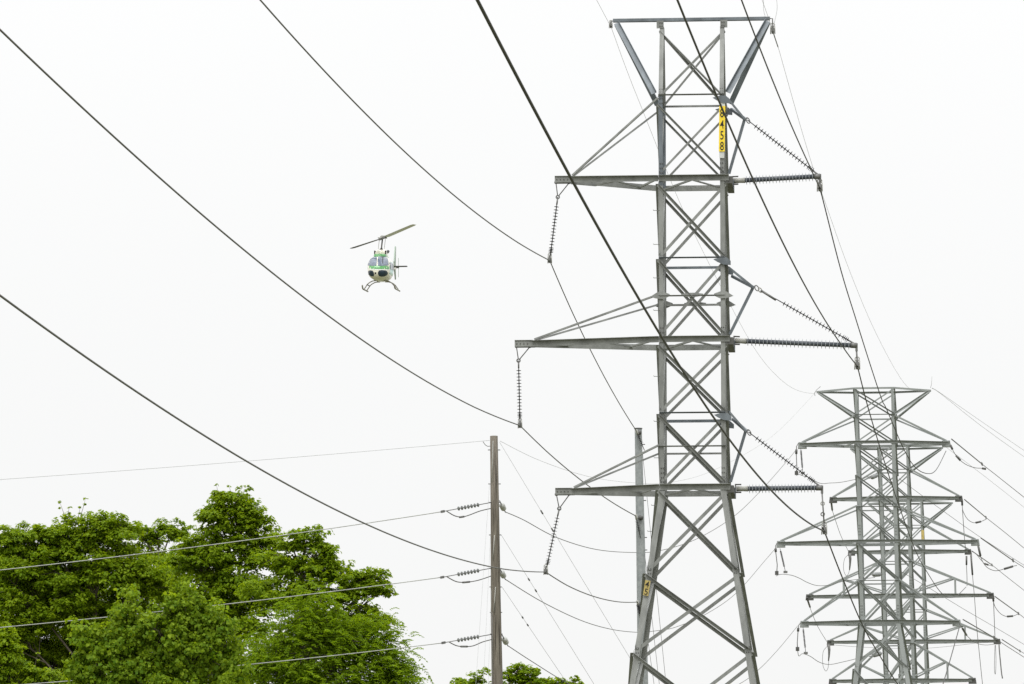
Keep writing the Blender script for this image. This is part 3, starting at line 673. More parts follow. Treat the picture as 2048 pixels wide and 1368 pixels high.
for i, nm in enumerate(('upper', 'middle', 'lower')):
    C_ = CLAMP_R[i]; p = near_span(C_, PSI, RPX[i], 30, 3 if i == 2 else 2)
    E = REND[i]; q = [onplane(u, v, C_, E) for u, v in RFAR[i]]; q = catmull([C_] + q[:-1] + [E], 6)
    wire('conductor', f'dark conductor running from the top edge to the {nm} right post insulator', 'power line', 'right circuit conductors', p + q[1:], 0.0215 if i == 2 else 0.0175, M['wire_dark'])
    d = (q[3] - q[0]).normalized(); d2 = (p[-3] - C_).normalized()
    wire('armour_rod', f'thick dark sleeve on the conductor just past the {nm} right post clamp', 'sleeve', 'sleeves at the right clamps', [C_ + d2 * 0.25, C_, C_ + d * 0.3, C_ + d * 0.75], 0.026, M['wire_dark'])
p = near_span(GL, PSI, [(1193.4, 0), (1208, 28), (1221, 52)], 30, 1)
q = [onplane(u, v, GL, TB.tl) for u, v in ((1253, 139), (1285, 220), (1332, 338), (1373, 435), (1440, 570), (1506.6, 693), (1550.5, 748.7), (1588.6, 778), (1624, 787))]
wire('shield_wire', 'hair thin shield wire from the left end of the near tower top bar', 'power line', None, p + catmull([GL] + q + [TB.tl], 6)[1:], 0.0055, M['wire_thin'])
p = near_span(GR, PSI, [(1524, 0), (1539, 39), (1545, 60)], 30, 1)
q = [onplane(u, v, GR, TB.tr) for u, v in ((1556, 93), (1595, 232), (1625.6, 334), (1648.7, 400), (1700, 543.6), (1752.7, 668), (1808, 766), (1840, 783))]
wire('shield_wire', 'hair thin shield wire from the right end of the near tower top bar', 'power line', None, p + catmull([GR] + q + [TB.tr], 6)[1:], 0.0055, M['wire_thin'])
wire('armour_rod', 'thin sleeve on the shield wire under the right end of the top bar', 'sleeve', None, [GR, onplane(1550, 76, GR, TB.tr), onplane(1556, 94, GR, TB.tr)], 0.016, M['fitting'])
for k, (px, nm) in enumerate(((((1527, 0), (1527, 18), (1531, 36)), 'left'), (((1553, -4), (1554, 20), (1548, 48)), 'right'))):
    wire('bonding_tail', f'faint curved wire tail above the right end of the top bar, {nm} of two', 'wire', None, catmull([T.P(px[0][0] - 4, -40, 0)] + [T.P(u, v, 0) for u, v in px], 6), 0.006, M['wire_thin'])

# wires from the wooden pole to the left arms of the tower behind
WPX = [[(1000.6, 883), (1079.7, 921), (1177, 953), (1269, 965.7), (1345, 964), (1431, 938.7), (1545, 872), (1628, 793)],
       [(1008, 1017), (1047.5, 1040), (1113.5, 1075), (1193, 1099), (1272, 1105), (1323, 1100.6), (1393, 1078), (1466, 1034), (1520, 983), (1570.6, 926), (1591, 902)],
       [(1007.5, 1150), (1083, 1203), (1160, 1240), (1220, 1258), (1273, 1264.5), (1309, 1262), (1352, 1254), (1414, 1227), (1473, 1185.6), (1530, 1121), (1548.6, 1099.5)],
       [(1013.5, 1284.6), (1064, 1323), (1131, 1364), (1220, 1408), (1300, 1425), (1390, 1410), (1478.6, 1368), (1517.6, 1339), (1556.6, 1298.6), (1594, 1253)]]
WST = [pt(1000, 882, PW)] + BELLS; WEN = [TB.tl, pt(1591, 901, 250), pt(1549, 1099, 250), pt(1595, 1252, 250)]
for i, nm in enumerate(('thin topmost', 'upper', 'middle', 'lowest')):
    q = [onplane(u, v, WST[i], WEN[i]) for u, v in WPX[i]]
    wire('conductor' if i else 'shield_wire', f'{nm} sagging wire from the wooden pole rightwards behind the near tower', 'power line', 'wires from the wooden pole to the right', catmull([WST[i]] + q[1:-1] + [WEN[i]], 6), 0.0048 if i == 0 else 0.0115, M['wire_thin'] if i == 0 else M['wire_mid'])
# wires from the wooden pole to the left edge
A0 = (wtop.x, PW); B0 = (wtop.x - 13, PW - 10)
VPX = [[(979, 881), (966, 882), (734, 902), (500, 922), (200, 945), (0, 959)], [(885.5, 1023), (860, 1027), (727, 1048), (553, 1071.7), (420, 1089.6), (214, 1116.5), (0, 1140)],
       [(884.5, 1154.5), (779, 1168.6), (645, 1185), (421, 1212), (232, 1232.5), (0, 1255)], [(887, 1285.5), (794, 1297), (498, 1329), (137, 1361.7), (0, 1373)]]
for i, nm in enumerate(('thin topmost', 'upper', 'middle', 'lowest')):
    s, co, dv = span(A0, B0, VPX[i], 2); q = sample(A0, s[0], s[-1] + 12, co, dv, 50)
    wire('conductor' if i else 'shield_wire', f'{nm} wire from the wooden pole to the left edge' + (' in front of the trees' if i else ' above the trees'), 'power line', 'wires from the wooden pole to the left', q, 0.005 if i == 0 else 0.0130, M['wire_thin'] if i == 0 else M['wire_light'])
tube('bonding_tail', catmull([onplane(u, v, A0, B0) for u, v in ((966, 883), (970, 889), (975, 892.5), (981, 892))], 5), 0.009, M['fitting'], wp, 5)
# guy wires
for px, nm in ((((999, 884), (1067, 995), (1118, 1079.6), (1180, 1183), (1263, 1321.5), (1300, 1383)), 'from the top of the wooden pole slanting right'),
               (((1002, 1069), (1049, 1144), (1083, 1198), (1160, 1323), (1200, 1388)), 'from the middle of the wooden pole slanting right'),
               (((1004, 1174), (1052, 1246), (1126, 1354), (1150, 1390)), 'from the lower part of the wooden pole slanting right')):
    A, B = pt(*px[0], PW), pt(*px[-1], PW + 4); d = B - A; q = [A, (A + B) / 2, A + d * (A.z / -d.z) + Z * 0.05]
    o = wire('guy_wire', f'faint thin guy wire {nm}', 'guy wire', 'guy wires of the wooden pole', q, 0.0048, M['wire_thin'])
    c = A + d * 0.33; 
    for t_ in (0.27, 0.34): tube('guy_strain', [A + d * t_, A + d * (t_ + 0.014)], 0.022, M['fitting'], o, 6)
for (u0_, v0_, u1_, v1_, nm) in ((979, 967, 953, 1349, 'outer'), (981, 1070, 968, 1344, 'middle'), (983, 1179, 977, 1344, 'inner')):
    A, B = pt(u0_, v0_, PW - 0.1), pt(u1_, v1_, PW - 5); d = B - A
    wire('guy_wire', f'hair thin nearly upright guy wire left of the wooden pole, {nm} one', 'guy wire', 'guy wires of the wooden pole', [A, (A + B) / 2, A + d * (A.z / -d.z) + Z * 0.05], 0.0032, M['wire_thin'])
for (u0_, v0_, u1_, v1_, nm) in ((1285, 905, 1332, 1368, 'right'), (1286, 1076, 1318.5, 1368, 'middle'), (1288, 1225, 1308, 1368, 'left')):
    A, B = pt(u0_, v0_, PS), pt(u1_, v1_, PS + 5); d = B - A
    wire('guy_wire', f'thin guy wire falling right of the steel pole, {nm} one', 'guy wire', 'guy wires of the steel pole', [A, (A + B) / 2, A + d * (A.z / -d.z) + Z * 0.05], 0.007, M['wire_mid'])

# fittings, jumpers and outgoing lines at the towers behind
DBk, DCk, DDk = 250.0, 276.0, 302.0
def bpts(px, d0, d1=None):
    d1 = d0 if d1 is None else d1; n = max(1, len(px) - 1)
    return [pt(u, v, d0 + (d1 - d0) * i / n) for i, (u, v) in enumerate(px)]
for h, c, rodp, jump, nm in (((1601.5, 896), (1605.5, 946), ((1597, 886), (1593, 893), (1592.5, 908), (1594, 940), (1593, 946)), ((1593, 951), (1598, 949), (1607, 952), (1620, 956), (1640, 966.5), (1660, 966), (1682, 964.5), (1710, 959), (1745, 952)), 'upper'),
                       ((1560, 1097), (1571, 1144), ((1555, 1084), (1551, 1092), (1551.5, 1104), (1554.5, 1130), (1553.5, 1146)), ((1552.5, 1152), (1557, 1149.5), (1563, 1148.6), (1572, 1149), (1585, 1151), (1600, 1157), (1614, 1164.5), (1634, 1171), (1660, 1170), (1690, 1162), (1750, 1155)), 'middle'),
                       ((1606, 1254), (1611.5, 1306), ((1602, 1244), (1597, 1251), (1596, 1263), (1594.5, 1286), (1595, 1298)), ((1595, 1298), (1596.5, 1309), (1598.5, 1312), (1604, 1307.5), (1612, 1309), (1622, 1313.5), (1636, 1323), (1650, 1328), (1664, 1328.5), (1685, 1324), (1708, 1318.5), (1760, 1304)), 'lower')):
    A, B = pt(*h, DBk), pt(*c, DBk - 0.4); d = (B - A).normalized()
    e = empty('suspension_insulator', A, f'small dark insulator string under the {nm} left arm of the front back tower', 'insulator', 'insulators on the front back tower')
    tube('core_rod', [A, B], 0.014, M['shed_dark'], e, 6)
    for k in range(14): put(SHED['small'], 'shed', A + d * (0.15 + ((B - A).length - 0.45) * k / 13), -d, e)
    v, f = box_vf(B, Vector((0.09, 0, 0)), Vector((0, 0.05, 0)), Z * 0.05); mesh_obj('clamp', v, f, M['fitting'], e)
    q = bpts(rodp, DBk)
    e2 = wire('hanging_link', f'thin hanging link at the tip of the {nm} left arm of the front back tower', 'link', 'links on the front back tower', q, 0.022, M['fitting'])
    tube('link_body', [q[1] + (q[2] - q[1]) * 0.4, q[2]], 0.055, M['bolt'], e2, 8); v, f = box_vf(q[-1], Vector((0.08, 0, 0)), Vector((0, 0.05, 0)), Z * 0.09); mesh_obj('link_clamp', v, f, M['bolt'], e2)
    wire('jumper_cable', f'grey jumper cable drooping from the {nm} left arm of the front back tower', 'cable', 'jumpers on the front back tower', catmull(bpts(jump, DBk - 0.4, DBk + 14), 6), 0.014, M['wire_mid'])
def outgoing(label, px, d, clampi, r=0.016, ins=True, grp='outgoing wires at the right edge'):
    q = [pt(u, v, d + 10 * i) for i, (u, v) in enumerate(px)]
    o = wire('conductor', label, 'power line', grp, catmull(q, 3), r, M['wire_mid'] if r > 0.01 else M['wire_thin'])
    if ins:
        dd = (q[1] - q[0]); tube('strain_rod', [q[0], q[1]], 0.026, M['fitting'], o, 6)
        v, f = box_vf(q[1], dd.normalized() * 0.28, Vector((0, 0.05, 0)), Z * 0.07); mesh_obj('dead_end_clamp', v, f, M['bolt'], o)
    return o
outgoing('hair thin wire right of the front back tower peak, upper of the pair', [(1864, 776), (1881, 786), (1960, 841), (2060, 909)], DBk, 0, 0.008, False)
outgoing('hair thin wire right of the front back tower peak, lower of the pair', [(1864, 777), (1881, 787), (1960, 850), (2060, 922)], DBk, 0, 0.008, False)
outgoing('wire to the right edge from the upper right arm of the front back tower', [(1903, 878), (1964, 928), (1992, 950), (2060, 1004)], DBk, 1)
outgoing('thin wire to the right edge from the peak of the middle back tower', [(1888, 889), (1897, 898), (1966, 950), (2060, 1024)], DCk, 0, 0.008, False)
outgoing('wire to the right edge from the upper right arm of the middle back tower', [(1929, 999), (1972, 1035), (2010, 1065), (2060, 1106)], DCk, 1)
outgoing('wire to the right edge from the middle right arm of the front back tower', [(1962, 1076), (2026, 1121), (2045, 1133), (2070, 1150)], DBk, 1)
outgoing('long thin wire slanting past the front back tower to its middle right arm tip', [(1798, 957), (1870, 1010), (1957, 1072), (2060, 1138)], 262, 0, 0.011, False)
outgoing('wire to the right edge from the upper right arm of the farthest tower', [(1944, 1102), (1984, 1130), (2009, 1150), (2060, 1190)], DDk, 1)
outgoing('wire to the right edge from the middle right arm of the middle back tower', [(1990, 1193), (2037, 1227), (2050, 1237), (2070, 1252)], DCk, 1)
outgoing('long thin wire slanting across the lower right corner', [(1797, 1140), (1857.5, 1175.5), (1928, 1218.5), (1991, 1255), (2060, 1296)], 262, 0, 0.011, False)
outgoing('wire from the lower right arm of the front back tower behind the farthest tower arm', [(1926, 1239), (1988, 1275), (2010, 1290), (2060, 1322)], DBk, 1)
outgoing('wire to the right edge from the middle right arm of the farthest tower', [(2004, 1279), (2040, 1302), (2060, 1313)], DDk, 1)
def jump(label, px, d, r=0.016, m='wire_mid', body=None, d1=None):
    q = bpts(px, d, d1); o = wire('jumper_cable', label, 'cable', 'jumpers at the right arms', catmull(q, 6), r, M[m])
    for a_, b_ in (body or []): tube('jumper_link', [q[a_], q[b_]], 0.05, M['bolt'], o, 8)
    return o
jump('jumper cable loop under the upper right arm tip of the front back tower', [(1899, 881), (1901, 890), (1905, 899), (1912, 911), (1921, 921), (1934, 930), (1950, 935.5), (1964, 936.5), (1972, 938)], DBk - 0.5, body=((1, 2), (3, 4), (7, 8)))
jump('jumper cable loop under the middle right arm tip of the front back tower', [(1956, 1084), (1956.5, 1092), (1961, 1112), (1967, 1126), (1976, 1136), (1991, 1141.5), (2008, 1138), (2026, 1132.5), (2034, 1131)], DBk - 0.5, body=((1, 2), (6, 7)))
jump('short jumper cable under the upper right arm tip of the middle back tower', [(1924, 999), (1924.5, 1011), (1926, 1022), (1934, 1037), (1943, 1044), (1951, 1045.5), (1962, 1043), (1973, 1038)], DCk - 0.5, body=((0, 1), (5, 6)))
jump('short jumper cable under the middle right arm tip of the middle back tower', [(1986, 1194), (1987, 1203), (1991, 1215), (2002, 1228), (2014, 1233), (2026, 1232), (2036, 1228)], DCk - 0.5, body=((0, 1), (4, 5)))
jump('jumper cable beside the upper right arm tip of the farthest tower', [(1944, 1103), (1953, 1109), (1962, 1120), (1969, 1127), (1977, 1130), (1985, 1132)], DDk - 0.5, body=((3, 4),))
jump('jumper cable curving under the lower right arm of the front back tower', [(1919, 1247), (1925, 1257), (1933, 1270), (1942, 1279), (1955, 1287), (1972, 1290), (1990, 1288)], DBk - 0.5, d1=DDk, body=((1, 2),))
jump('faint cable bowed below the middle arm of the farthest tower', [(1657, 1289), (1720, 1294), (1800, 1297), (1860, 1296), (1930, 1289), (1990, 1281)], DDk - 1, 0.010)
jump('long upright cable from the upper right arm tip of the middle back tower down', [(1924.5, 1012), (1927, 1050), (1930, 1088), (1932, 1100)], DCk - 0.3, 0.018)
jump('long upright cable from the upper arm of the farthest tower down past the lower arms', [(1942, 1110), (1945, 1150), (1949, 1195), (1953, 1250), (1959, 1310), (1965, 1368), (1972, 1430)], DDk - 0.6, 0.018, body=((0, 1),))
jump('upright cable from the middle right arm tip of the middle back tower down', [(1987, 1203), (1988, 1225), (1989, 1250), (1990, 1276)], DCk - 0.3, 0.018)
jump('twin hanging cable under the upper right arm of the farthest tower, left of the pair', [(1933, 1112), (1933, 1130), (1934, 1155), (1934, 1172)], DDk - 0.7, 0.018, body=((0, 1),))
jump('dark hanging link under the middle right arm tip of the farthest tower', [(1998, 1289), (1999, 1304), (2001, 1325), (2003, 1345), (2005, 1357)], DDk - 0.7, 0.035, 'fitting')
jump('thin hanging cable loop left of the dark link near the right edge', [(1990, 1290), (1989, 1320), (1989, 1342), (1991, 1347), (1992, 1320), (1991, 1290)], DDk - 0.7, 0.014)
jump('cable from the upper left arm of the middle back tower to the farthest tower arm', [(1662, 1000), (1662.5, 1007), (1664.5, 1020), (1677.5, 1060), (1685, 1078.6), (1697, 1103)], DCk, 0.014, 'wire_mid', ((0, 2),), DDk)
jump('cable from the middle left arm of the middle back tower to the farthest tower arm', [(1614, 1196), (1617, 1203), (1620, 1214), (1623.5, 1224.6), (1636, 1254), (1655.4, 1286)], DCk, 0.014, 'wire_mid', ((0, 2),), DDk)
jump('oval cable loop under the upper left arm tip of the farthest tower', [(1698, 1109), (1690, 1116), (1687, 1130), (1688, 1143), (1692.5, 1151.5), (1697, 1147), (1699.5, 1136)], DDk - 0.5, 0.013)
jump('oval cable loop under the middle left arm tip of the farthest tower', [(1655, 1292), (1647, 1302), (1645, 1318), (1646.5, 1333), (1651.5, 1342), (1656, 1336), (1657.5, 1322)], DDk - 0.5, 0.013)
for (u, v, nm) in ((1699, 1106, 'upper'), (1657, 1288, 'middle')):
    q = bpts(((u, v), (u + 1.5, v + 12), (u + 1, v + 24), (u, v + 34)), DDk - 0.4)
    wire('hanging_link', f'thick dark hanging link under the {nm} left arm tip of the farthest tower', 'link', 'links on the farthest tower', q, [0.09, 0.07, 0.05, 0.03], M['fitting'], 8)
for px, nm in ((((1739, 1150), (1750, 1153), (1766, 1148)), 'upper'), (((1738, 1313), (1752, 1309), (1768, 1305)), 'lower'), (((1738, 957), (1750, 952), (1757, 949)), 'topmost')):
    q = bpts(px, DCk - 6, DCk - 1.2); d = (q[-1] - q[0]).normalized(); L_ = (q[-1] - q[0]).length
    e = empty('strain_insulator', q[0], f'short strain insulator between the legs of the back towers, {nm} one', 'insulator', 'strain insulators between the back towers')
    tube('core_rod', [q[0], q[-1]], 0.02, M['fitting'], e, 6)
    for k in range(5): put(SHED['bell'], 'disc', q[0] + d * L_ * (0.35 + 0.09 * k), -d, e, 0.9)
# wire tails on the peak of the front back tower
wire('bonding_tail', 'faint short wire tail at the left peak of the front back tower', 'wire', None, bpts(((1630, 792), (1629, 786), (1633, 780), (1641, 773)), DBk), 0.012, M['fitting'])
wire('bonding_tail', 'faint short wire tail standing on the right peak of the front back tower', 'wire', None, bpts(((1861, 776), (1863, 768), (1864, 753)), DBk), 0.010, M['wire_thin'])

# ------------------------------------------------------------------ helicopter
def helicopter():
    d0 = 333.0; C0 = pt(757.6, 535.6, d0); yaw = math.radians(6)
    h = Vector((-math.sin(yaw), -math.cos(yaw), 0)); l = Vector((math.cos(yaw), -math.sin(yaw), 0))
    pit = math.radians(-4.0); hz = h * math.cos(pit) + Z * math.sin(pit); uz = Z * math.cos(pit) - h * math.sin(pit)
    C0 = C0 - h * 1.2
    G = lambda x, y, z: C0 + hz * x + l * y + uz * z
    e = empty('helicopter', G(0, 0, -1.2), 'cream and green light helicopter with skids hovering nose on in the sky', 'helicopter')
    st = [(2.06, -.20, .10, .08), (2.03, -.19, .30, .24), (1.92, -.16, .46, .38), (1.72, -.10, .575, .52), (1.4, .0, .67, .66), (1.0, .06, .70, .74), (.4, .09, .705, .78), (-.4, .09, .705, .78),
          (-1.0, .12, .63, .70), (-1.6, .20, .50, .54), (-2.2, .32, .30, .33), (-3.0, .44, .19, .19), (-4.8, .54, .15, .15), (-6.7, .62, .11, .11)]
    nn = 28; v = []; f = []
    for x, zc, hw, hh in st:
        ex = 2.5 if x > -2 else 2.0
        for k in range(nn):
            a = 2 * math.pi * k / nn; c, s_ = math.cos(a), math.sin(a)
            v.append(G(x, hw * math.copysign(abs(c) ** (2 / ex), c), zc + hh * math.copysign(abs(s_) ** (2 / ex), s_)))
    for i in range(len(st) - 1):
        for k in range(nn): k2 = (k + 1) % nn; f.append((i * nn + k, (i + 1) * nn + k, (i + 1) * nn + k2, i * nn + k2))
    f.append(tuple(range(nn))); f.append(tuple((len(st) - 1) * nn + k for k in range(nn))[::-1])
    body = mesh_obj('fuselage', v, f, M['h_cream'], e, True)
    bvh = BVHTree.FromPolygons(v, f)
    def patch(name, px, m, lift, nu=7, nv=5, parent=e, rnd=0.0):
        a, b, c, d_ = [Vector(p).to_3d() for p in px]; vv = []; ff = []
        for j in range(nv + 1):
            for i in range(nu + 1):
                s_, t_ = i / nu, j / nv; S_, T_ = 2 * s_ - 1, 2 * t_ - 1
                s_, t_ = 0.5 + 0.5 * S_ * math.sqrt(1 - rnd * T_ * T_ / 2), 0.5 + 0.5 * T_ * math.sqrt(1 - rnd * S_ * S_ / 2)
                q = (a * (1 - s_) + b * s_) * (1 - t_) + (d_ * (1 - s_) + c * s_) * t_
                r = ray(q.x, q.y).normalized(); hit = bvh.ray_cast(CP, r)
                if hit[0] is None:
                    hit = bvh.find_nearest(CP + r * ((C0 - CP).length - 0.9)); p = hit[0]; nrm = hit[1]
                else: p, nrm = hit[0], hit[1]
                if nrm.dot(r) > 0: nrm = -nrm
                vv.append(p + nrm * lift)
        for j in range(nv):
            for i in range(nu): k = j * (nu + 1) + i; ff.append((k, k + nu + 1, k + nu + 2, k + 1))
        return mesh_obj(name, vv, ff, m, parent, True)
    patch('green_band', [(735, 530.5), (779, 532), (778, 538.5), (734.5, 537.5)], M['h_green'], 0.010, 12, 3)
    patch('white_band', [(734.5, 537.6), (778, 538.6), (777.5, 540.5), (734.8, 539.5)], M['h_white'], 0.010, 12, 2)
    patch('windscreen', [(740, 514.5), (754, 513), (753.5, 532), (736, 531.5)], M['h_glass'], 0.022, 9, 7, e, 0.25)
    patch('windscreen', [(755.5, 513), (775, 514), (777.5, 531), (755, 532.5)], M['h_glass'], 0.022, 9, 7, e, 0.25)
    patch('chin_window', [(736, 541), (747, 540.5), (749, 553.5), (737.5, 551)], M['h_glass_dark'], 0.020, 9, 7, e, 0.8)
    patch('chin_window', [(755, 540), (775, 540.5), (775.5, 551.5), (757, 554)], M['h_glass_dark'], 0.020, 9, 7, e, 0.8)
    patch('landing_light', [(749.3, 544.5), (752.5, 544.5), (752.5, 548), (749.5, 548)], M['black'], 0.022, 3, 3)
    patch('windscreen_wiper', [(764.5, 514), (766.5, 514), (766, 528), (765, 528)], M['black'], 0.030, 2, 4)
    # the side seen at a slant: door with its window
    for s_ in (1, -1):
        def sidequad(name, x0, x1, z0, z1, m, lift):
            vv = []; ff = []
            for j in range(5):
                for i in range(6):
                    x = x0 + (x1 - x0) * i / 5; z = z0 + (z1 - z0) * j / 4
                    o_ = G(x, s_ * 3, z); hit = bvh.ray_cast(o_, (l * -s_).normalized()); vv.append((hit[0] if hit[0] else G(x, s_ * .6, z)) + l * (s_ * lift))
            for j in range(4):
                for i in range(5): k = j * 6 + i; ff.append((k, k + 1, k + 7, k + 6))
            return mesh_obj(name, vv, ff, m, e, True)
        sidequad('door', -1.25, 1.2, -0.20, 0.52, M['h_teal'], 0.010)
        sidequad('door_window', 0.15, 1.05, 0.0, 0.44, M['h_glass'], 0.022); sidequad('door_window', -0.9, -0.05, 0.0, 0.44, M['h_glass_dark'], 0.022)
        sidequad('green_band', -1.35, 1.2, -0.32, -0.21, M['h_green'], 0.012)
    # engine cowling on the roof
    v = []; f = []; st2 = [(0.62, .96, .29, .16), (0.45, 1.0, .325, .24), (-.2, 1.04, .33, .27), (-1.0, .96, .30, .24), (-1.7, .76, .2, .16)]
    for x, zc, hw, hh in st2:
        for k in range(20):
            a = 2 * math.pi * k / 20; c, s_ = math.cos(a), math.sin(a); v.append(G(x, hw * math.copysign(abs(c) ** .6, c), zc + hh * math.copysign(abs(s_) ** .6, s_)))
    for i in range(4):
        for k in range(20): k2 = (k + 1) % 20; f.append((i * 20 + k, (i + 1) * 20 + k, (i + 1) * 20 + k2, i * 20 + k2))
    f.append(tuple(range(20))); f.append(tuple(80 + k for k in range(20))[::-1])
    mesh_obj('engine_cowling', v, f, M['h_cream'], e, True)
    v = []; f = []; st3 = [(0.95, .80, .26, .08), (0.80, .84, .36, .13), (.2, .88, .37, .14), (-1.0, .82, .34, .12)]
    for x, zc, hw, hh in st3:
        for k in range(16):
            a = 2 * math.pi * k / 16; c, s_ = math.cos(a), math.sin(a); v.append(G(x, hw * math.copysign(abs(c) ** .6, c), zc + hh * math.copysign(abs(s_) ** .6, s_)))
    for i in range(3):
        for k in range(16): k2 = (k + 1) % 16; f.append((i * 16 + k, (i + 1) * 16 + k, (i + 1) * 16 + k2, i * 16 + k2))
    f.append(tuple(range(16))); f.append(tuple(48 + k for k in range(16))[::-1])
    mesh_obj('roof_fairing', v, f, M['h_green'], e, True)
    for s_ in (1, -1):
        vv, ff = box_vf(G(0.45, s_ * .34, 1.08), hz * 0.10, l * 0.03, uz * 0.11); mesh_obj('air_intake', vv, ff, M['h_dark'], e)
        vv, ff = tube_vf([G(-.9, s_ * .2, 1.1), G(-1.1, s_ * .3, 1.27)], 0.09, 10); mesh_obj('exhaust', vv, ff, M['h_dark'], e, True)
    hub = pt(765, 476.5, d0 - 0.9); mast0 = G(0.05, 0.02, 1.32); mb_ = [mast0, hub]
    tube('rotor_mast', mb_, 0.042, M['h_dark'], e, 8); vv, ff = tube_vf([mast0 - uz * 0.06, mast0 + uz * 0.06], [0.13, 0.07], 10); mesh_obj('mast_boot', vv, ff, M['fitting'], e, True)
    for dy in (-0.19, 0.18): tube('pitch_link', [mast0 + l * dy, hub + l * dy - uz * 0.03], 0.014, M['skid'], e, 5)
    rd = Vector((0.405, -0.914, 0.0)); rd = (rd + Z * 0.012).normalized(); ch = rd.cross(Z).normalized()
    vv, ff = box_vf(hub, rd * 0.55, ch * 0.07, Z * 0.05); rh = mesh_obj('rotor_hub', vv, ff, M['fitting'], e)
    vv, ff = box_vf(hub + Z * 0.08, rd * 0.12, ch * 0.1, Z * 0.07); mesh_obj('hub_cap', vv, ff, M['fitting_pale'], e)
    tube('stabiliser_weight', [hub + ch * 0.3 + Z * 0.02, hub - ch * 0.3 + Z * 0.02], 0.03, M['fitting_pale'], e, 6)
    for s_, m in ((1, M['blade_pale']), (-1, M['blade_dark'])):
        v = []; f = []; prof = [(-0.5, 0), (-0.3, .5), (0, .55), (.5, 0), (0, -.35), (-0.3, -.4)]; sts = [(0.5, .12, .05), (0.75, .32, .045), (2.5, .33, .04), (4.7, .33, .035), (5.05, .22, .02)]
        tw = [math.radians(a_) for a_ in (10, 9, 6, 3, 2)]
        for (x, c_, t_), a_ in zip(sts, tw):
            cone = 0.02 * x; cc = ch * s_
            for px_, pz_ in prof: v.append(hub + rd * (s_ * x) + Z * cone + (cc * math.cos(a_) + Z * math.sin(a_)) * (px_ * c_) + Z * (pz_ * t_))
        for i in range(4):
            for k in range(6): k2 = (k + 1) % 6; f.append((i * 6 + k, i * 6 + k2, (i + 1) * 6 + k2, (i + 1) * 6 + k))
        f.append(tuple(range(6))); f.append(tuple(24 + k for k in range(6)))
        mesh_obj('rotor_blade', v, f, m, e)
    # tail: fin, stabiliser, tail rotor
    plate('tail_fin', [G(x, -0.02, z) for x, z in ((-6.3, .55), (-6.1, 1.0), (-6.75, 2.0), (-7.05, 2.0), (-6.85, .6), (-6.95, -.05), (-6.75, -.1))], l, 0.06, M['h_fin'], e)
    for s_ in (1, -1):
        plate('tailplane', [G(x, s_ * y, .56) for x, y in ((-4.55, .1), (-4.6, 1.0), (-5.05, 1.0), (-5.1, .1))], uz, 0.05, M['h_dark'], e)
    vv, ff = box_vf(G(-6.7, .22, .65), uz * 0.60, hz * 0.06, l * 0.008); mesh_obj('tail_rotor', vv, ff, M['h_fin'], e)
    tube('tail_rotor_shaft', [G(-6.7, .0, .65), G(-6.7, .26, .65)], 0.04, M['h_dark'], e, 8)
    # skids
    for s_ in (1, -1):
        y = s_ * 0.99
        tube('skid', [G(-1.15, y, -1.20), G(1.0, y, -1.20), G(1.25, y, -1.17), G(1.42, y, -1.06), G(1.46, y, -0.98)], 0.045, M['skid'], e, 8)
        for x in (0.62, -0.62):
            tube('cross_tube', catmull([G(x, s_ * .15, -.66), G(x, s_ * .45, -.68), G(x, s_ * .72, -.82), G(x, s_ * .88, -1.02), G(x, y, -1.19)], 4), 0.032, M['skid'], e, 8)
        tube('boarding_step', [G(-0.7, s_ * .80, -.90), G(.7, s_ * .80, -.90)], 0.03, M['h_dark'], e, 6)
    return e
helicopter()

# ------------------------------------------------------------------ trees
def leaves_mesh(name, pos, nrm, dirv, size, aspect, tint, m, parent):
    n = len(pos); nrm = nrm / np.linalg.norm(nrm, axis=1, keepdims=True)
    dirv = dirv - nrm * np.sum(dirv * nrm, axis=1, keepdims=True); dirv /= np.linalg.norm(dirv, axis=1, keepdims=True) + 1e-9
    side = np.cross(nrm, dirv); s = size[:, None]
    base = pos - dirv * s * 0.5; tip = pos + dirv * s * 0.5 - nrm * s * 0.10
    lift = nrm * s * 0.12
    lft = pos - dirv * s * 0.06 + side * s * aspect * 0.5 + lift; rgt = pos - dirv * s * 0.06 - side * s * aspect * 0.5 + lift
    V = np.empty((n, 4, 3)); V[:, 0] = base; V[:, 1] = rgt; V[:, 2] = tip; V[:, 3] = lft
    org = np.array(WO[parent]); V -= org
    me = bpy.data.meshes.new(name); me.vertices.add(n * 4); me.vertices.foreach_set('co', V.reshape(-1).astype(np.float32))
    idx = np.arange(n)[:, None] * 4; tri = np.concatenate([idx + np.array([0, 1, 2]), idx + np.array([0, 2, 3])], axis=1).reshape(-1)
    me.loops.add(n * 6); me.loops.foreach_set('vertex_index', tri.astype(np.int32))
    me.polygons.add(n * 2); me.polygons.foreach_set('loop_start', np.arange(0, n * 6, 3, dtype=np.int32)); me.polygons.foreach_set('loop_total', np.full(n * 2, 3, dtype=np.int32))
    me.update(calc_edges=True)
    at = me.attributes.new('tint', 'FLOAT', 'POINT'); at.data.foreach_set('value', np.repeat(tint, 4).astype(np.float32))
    me.materials.append(m); o = bpy.data.objects.new(name, me); COL.objects.link(o); o.parent = parent; WO[o] = WO[parent].copy(); o['kind'] = 'stuff'; return o
def unit(n):
    d = RNG.normal(size=(n, 3)); return d / np.linalg.norm(d, axis=1, keepdims=True)
